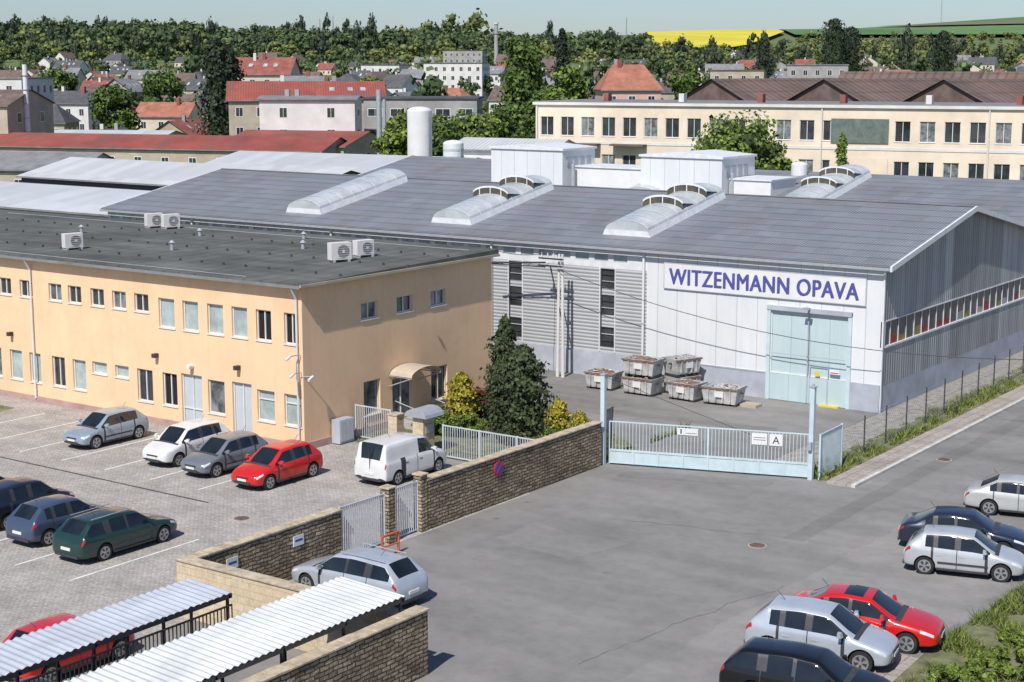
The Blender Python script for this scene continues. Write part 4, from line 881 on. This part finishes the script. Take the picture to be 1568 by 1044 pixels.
# ---------------------------------------------------------------- town buildings
WALLS=['w_cream','w_white','w_tan','w_grey','w_cream','w_tan','w_grey']; ROOFS=['tile_dark','tile_brown','tile_grey','tile_red','tile_brown','tile_dark','tile_brown','tile_red2','tile_grey','tile_dark']
def house(name,x,y,z0,w,d,h,rh,rot,wm,rm,hip=False,win=True,chim=True,wsp=2.6,storeys=None,wh=1.3,ww=1.0):
    mb=MB(); a,b=w/2,d/2; zb=-3
    mb.add([(-a,-b,zb),(a,-b,zb),(a,b,zb),(-a,b,zb),(-a,-b,h),(a,-b,h),(a,b,h),(-a,b,h)],[(0,1,5,4),(1,2,6,5),(2,3,7,6),(3,0,4,7)],wm)
    o=.4; zo=h-rh*(o/b)*(0 if rh<.01 else 1)
    if rh<.05:
        mb.box(-a-.2,a+.2,-b-.2,b+.2,h,h+.25,rm)
    else:
        hx=a*.55 if hip else a+o
        if not hip: mb.add([(-a,-b,h),(-a,b,h),(-a,0,h+rh),(a,-b,h),(a,b,h),(a,0,h+rh)],[(0,2,1),(3,4,5)],wm)
        e=a+o
        v=[(-e,-b-o,zo),(e,-b-o,zo),(hx,0,h+rh),(-hx,0,h+rh),(e,b+o,zo),(-e,b+o,zo)]; v=[(p[0],p[1],p[2]+.04) for p in v]
        mb.add(v,[(0,1,2,3),(4,5,3,2)]+([(1,4,2),(5,0,3)] if hip else []),rm)
        mb.add([(-e,-b-o,zo-.12),(e,-b-o,zo-.12),(e,-b-o,zo+.03),(-e,-b-o,zo+.03)],[(0,1,2,3)],'tile_grey')
        if win and random.random()<.4:
            for q in (-.4,.1,.45):
                cx=q*a; cy=-b*.5; zz=h+rh*.5+.08; k=rh/b*.5; mb.add([(cx-.4,cy-.5,zz-k),(cx+.4,cy-.5,zz-k),(cx+.4,cy+.5,zz+k),(cx-.4,cy+.5,zz+k)],[(0,1,2,3)],'blind')
        if chim:
            for q in range(random.choice((1,1,2))):
                cx=random.uniform(-a*.6,a*.6); cy=random.uniform(-.25,.25)*b; mb.box(cx-.3,cx+.3,cy-.3,cy+.3,h+rh*.5,h+rh+.9,random.choice(('tile_red','w_grey','w_white')))
    if win:
        ns=storeys or max(1,int(h/3))
        for s_ in range(ns):
            zc=h-1.9-s_*3.0
            if zc<.6: break
            nw=max(1,int((w-1)/wsp))
            for i in range(nw):
                cx=-w/2+w*(i+.5)/nw
                mb.box(cx-ww/2-.09,cx+ww/2+.09,-b-.02,-b+.02,zc-wh/2-.09,zc+wh/2+.09,'white'); mb.box(cx-ww/2,cx-.03,-b-.03,-b-.021,zc-wh/2,zc+wh/2,'glass'); mb.box(cx+.03,cx+ww/2,-b-.03,-b-.021,zc-wh/2,zc+wh/2,'glass')
            nw=max(1,int((d-1)/wsp))
            for i in range(nw):
                cy=-d/2+d*(i+.5)/nw
                mb.box(a-.02,a+.02,cy-ww/2-.09,cy+ww/2+.09,zc-wh/2-.09,zc+wh/2+.09,'white'); mb.box(a+.021,a+.03,cy-ww/2,cy+ww/2,zc-wh/2,zc+wh/2,'glass')
    return mb.obj(name,None,(x,y,z0),rot)
def zat(v,D): return 17+(105-v)*D/2487
def HB(name,u,D,eave_v,ridge_v,wpx,d,rot,wm,rm,**k):
    x,y=S(u,D); h=zat(eave_v,D); rh=max(0,(eave_v-ridge_v)*D/2487) if ridge_v else 0
    z0=max(0,min(tz(x,y),h-4)); return house(name,x,y,z0,wpx*D/2480,d,h-z0,rh,YAW+math.radians(rot),wm,rm,**k)
E=empty('cream_factory_building'); O=(-104.1,150.6); a=math.atan2(8.8,52.5); U=(math.cos(a),math.sin(a)); N=(U[1],-U[0]); Lf=92
mb=MB(); ops=[]
nb=int(Lf/2.5)
for i in range(nb):
    for zc0,zc1 in ((9.6,11.7),(5.5,7.6),(1.4,3.5)):
        u0=.6+i*2.5; ops.append((u0,u0+1.6,zc0,zc1,('glass','glass','glass2')[(i*7+int(zc0))%3],2))
wall(mb,O,U,N,Lf,0,13,ops,'w_fact','white',.15)
mb.wbox(O,U,N,0,Lf,-14,-13.9,0,13,'w_fact'); mb.wbox(O,U,N,-.02,0,-14,0,0,13,'w_fact'); mb.wbox(O,U,N,Lf,Lf+.02,-14,0,0,13,'w_fact')
mb.obj('walls',E); mb=MB(); mb.wbox(O,U,N,-.3,Lf+.3,-14.2,.25,13,13.3,'w_white'); mb.wbox(O,U,N,-.2,Lf+.2,-14,.0,13.3,13.4,'tile_grey')
for z in (8.7,4.6): mb.wbox(O,U,N,0,Lf,.0,.06,z,z+.3,'w_white')
for i in range(9): mb.wbox(O,U,N,7+i*9,7.6+i*9,-4,-3,13.4,14.3,('tile_red','w_white','tile_red')[i%3])
for u0 in (4,9.5): mb.wbox(O,U,N,u0,u0+4,.06,1.2,8.6,8.8,'tile_brown')
MA['panelg']=mat('green_grey_panel',(.13,.16,.14),.6,.3,1.5); mb.wbox(O,U,N,34,40,.07,.12,9.4,11.9,'panelg'); mb.wbox(O,U,N,34,40,.07,.12,4.9,7.9,'w_fact')
for u0 in (0.2,33,50,68): mb.cyl((O[0]+U[0]*u0+N[0]*.15,O[1]+U[1]*u0+N[1]*.15,0),(O[0]+U[0]*u0+N[0]*.15,O[1]+U[1]*u0+N[1]*.15,12.9),.08,m='w_white')
mb.obj('trim',E)
for i in range(5):
    uo=20+i*13.5; cx=O[0]+U[0]*uo-N[0]*30; cy=O[1]+U[1]*uo-N[1]*30
    house('workshop_building',cx,cy,0,28,13.2,12.6,3.2,a+math.pi/2-.35,'tile_brown','brownroof',win=False,chim=False)
for i in range(3):
    uo=30+i*19; cx=O[0]+U[0]*uo-N[0]*56; cy=O[1]+U[1]*uo-N[1]*56
    house('workshop_building',cx,cy,0,18.5,14,13.2,3.4,a,'w_grey','brownroof',win=False,chim=False)
HB('pink_house',961,262,134,99,88,10,4,'w_pink','tile_red2',hip=True); HB('white_building',476,228,150,146,146,6,-4,'w_white','tile_grey',wsp=5)
HB('grey_block_building',650,240,150,None,170,12,-3,'w_grey','tile_dark',wsp=3,ww=2.0,wh=1.0)
HB('red_roof_building',415,252,150,124,125,12,8,'w_tan','redroof'); HB('red_roof_building',530,262,148,124,110,10,8,'w_tan','redroof')
HB('red_roof_house',408,340,112,88,90,11,-5,'w_cream','tile_red'); HB('house_with_skylights',470,275,140,116,60,10,0,'w_white','tile_grey')
def shed(name,x,y,w,d,h,rh,rot,wm,rm,**k): return house(name,x,y,0,w,d,h,rh,rot,wm,rm,chim=False,**k)
shed('white_shed',-126,98,46,17,5.0,1.2,0,'w_grey','whiteroof',win=False); shed('white_shed',-122,116,40,14,5.8,1.6,0,'darkframe','whiteroof',win=False)
shed('white_shed',-116,133,30,17,6.4,1.4,math.radians(8),'w_white','whiteroof',win=False)
x,y=S(200,222); shed('red_roof_workshop',x,y,62,11,6.6,1.5,math.radians(17),'w_tan','redroof',wsp=4)
x,y=S(470,222); shed('red_roof_workshop',x,y,18,16,7.0,1.6,math.radians(17),'w_tan','redroof',wsp=4)
x,y=S(30,185); shed('tan_building',x,y,20,10,6,1.6,math.radians(20),'w_tan','tile_grey',wsp=4)
x,y=S(-10,235); shed('tan_building',x,y,12,12,12,2,math.radians(20),'w_tan','tile_brown',wsp=4)
x,y=S(130,262); shed('light_roof_shed',x,y,30,14,6,1.2,math.radians(25),'w_grey','whiteroof',win=False)
x,y=S(790,178); shed('white_shed',x,y,12,8,8.4,1.0,math.radians(10),'w_white','whiteroof',win=False); x,y=S(1000,150); shed('white_shed',x,y,22,6,7.6,.0,math.radians(5),'w_white','whitetrim',win=False)
occ=[]
def try_house(u,D):
    x,y=S(u,D); w=random.uniform(8,16); 
    for (a_,b_,r_) in occ:
        if (a_-x)**2+(b_-y)**2<(r_+w*.6)**2: return
    occ.append((x,y,w*.6)); d=random.uniform(7,11); h=random.choice((3.2,4,6,6.2,6.5,8.5)); rot=random.choice((0,math.pi/2))+math.radians(random.choice((10,20,28))+random.uniform(-8,8))
    house('town_house',x,y,tz(x,y),w,d,h,random.uniform(2.2,3.8),rot,random.choice(WALLS),random.choice(ROOFS),hip=random.random()<.25)
for _ in range(330):
    D=random.choice((random.uniform(275,420),random.uniform(380,650),random.uniform(600,1150))); u=random.uniform(-40,1610)
    if _>250: u=random.uniform(-40,620); D=random.uniform(300,600)
    if D<330 and u>780: continue
    if D<300 and 300<u<780: continue
    try_house(u,D)
for u,D,e,wp,wm,rm in ((700,560,97,90,'w_white','tile_dark'),(590,640,100,60,'w_white','tile_grey'),(1250,430,100,90,'w_grey','tile_grey'),(1130,420,108,80,'w_tan','tile_brown'),(40,300,120,40,'w_white','tile_grey'),(712,800,78,60,'w_grey','tile_dark')):
    HB('industrial_block',u,D,e,None,wp,14,random.uniform(-12,4),wm,rm)
mb=MB(); x,y=S(760,900); mb.cyl((x,y,0),(x,y,42),1.5,1.0,16,'w_grey'); mb.cyl((x,y,41.2),(x,y,42.2),1.35,1.35,16,'w_white'); mb.cyl((x,y,36),(x,y,36.5),1.5,n=16,m='w_grey'); mb.obj('factory_chimney',smooth=40)
mb=MB(); x,y=S(40,232); mb.cyl((x,y,0),(x,y,17.6),.42,.36,12,'whitetrim'); 
for z in range(2,17,2): mb.cyl((x,y,z),(x,y,z+.12),.48,n=12,m='galv')
mb.obj('steel_flue',smooth=40)
mb=MB(); x,y=S(580,205); mb.cyl((x,y,0),(x,y,14.4),.34,n=12,m='galv'); mb.cyl((x+.9,y,0),(x+.9,y,13.2),.2,n=12,m='galv'); mb.obj('steel_flue',smooth=40)
def mast(u,D,v):
    mb=MB(); x,y=S(u,D); z1=zat(v,D); z0=tz(x,y)
    for k in range(3):
        a=k*2.094; mb.cyl((x+1.6*math.cos(a),y+1.6*math.sin(a),z0-2),(x+.3*math.cos(a),y+.3*math.sin(a),z1),.22,.18,4,'w_grey')
    n=10
    for i in range(n): z=z0+(z1-z0)*i/n; mb.cyl((x-1.2*(1-i/n),y,z),(x+1.2*(1-i/n),y,z+(z1-z0)/n),.15,n=3,m='w_grey')
    mb.obj('radio_mast')
mast(1436,3400,-5); mast(958,2300,28); mast(512,2100,26); mast(492,2100,30)
# ---------------------------------------------------------------- light & camera
el=math.radians(50); sd=Vector((.2,-1,0)).normalized(); sun_dir=Vector((sd.x*math.cos(el),sd.y*math.cos(el),math.sin(el)))
sl=bpy.data.lights.new('sun','SUN'); sl.energy=5.0; sl.angle=math.radians(.53); sl.color=(1,.96,.90)
so_=bpy.data.objects.new('sun',sl); COL.objects.link(so_); so_.rotation_euler=(-sun_dir).to_track_quat('-Z','Y').to_euler(); so_.location=(0,0,60)
w=bpy.data.worlds.new('World'); SC.world=w; w.use_nodes=True; nt=w.node_tree; bg=nt.nodes['Background']; sk=nt.nodes.new('ShaderNodeTexSky'); sk.sky_type='NISHITA'; sk.sun_disc=False
sk.sun_elevation=el; sk.sun_rotation=math.atan2(sd.x,sd.y); sk.altitude=250; sk.air_density=1.0; sk.dust_density=.75; sk.ozone_density=3.0
tint=nt.nodes.new('ShaderNodeMixRGB'); tint.blend_type='MULTIPLY'; tint.inputs[0].default_value=1; tint.inputs[2].default_value=(.86,.93,1.08,1)
nt.links.new(sk.outputs[0],tint.inputs[1]); nt.links.new(tint.outputs[0],bg.inputs[0]); bg.inputs[1].default_value=.10
cd=bpy.data.cameras.new('camera'); cd.sensor_width=36; cd.lens=2452/1568*36; cd.clip_end=20000; cd.clip_start=.5
co=bpy.data.objects.new('camera',cd); COL.objects.link(co); co.location=(0,0,H); co.rotation_euler=(math.pi/2-PITCH,0,YAW); SC.camera=co
SC.view_settings.view_transform='Standard'; SC.view_settings.look='None'; SC.view_settings.exposure=0
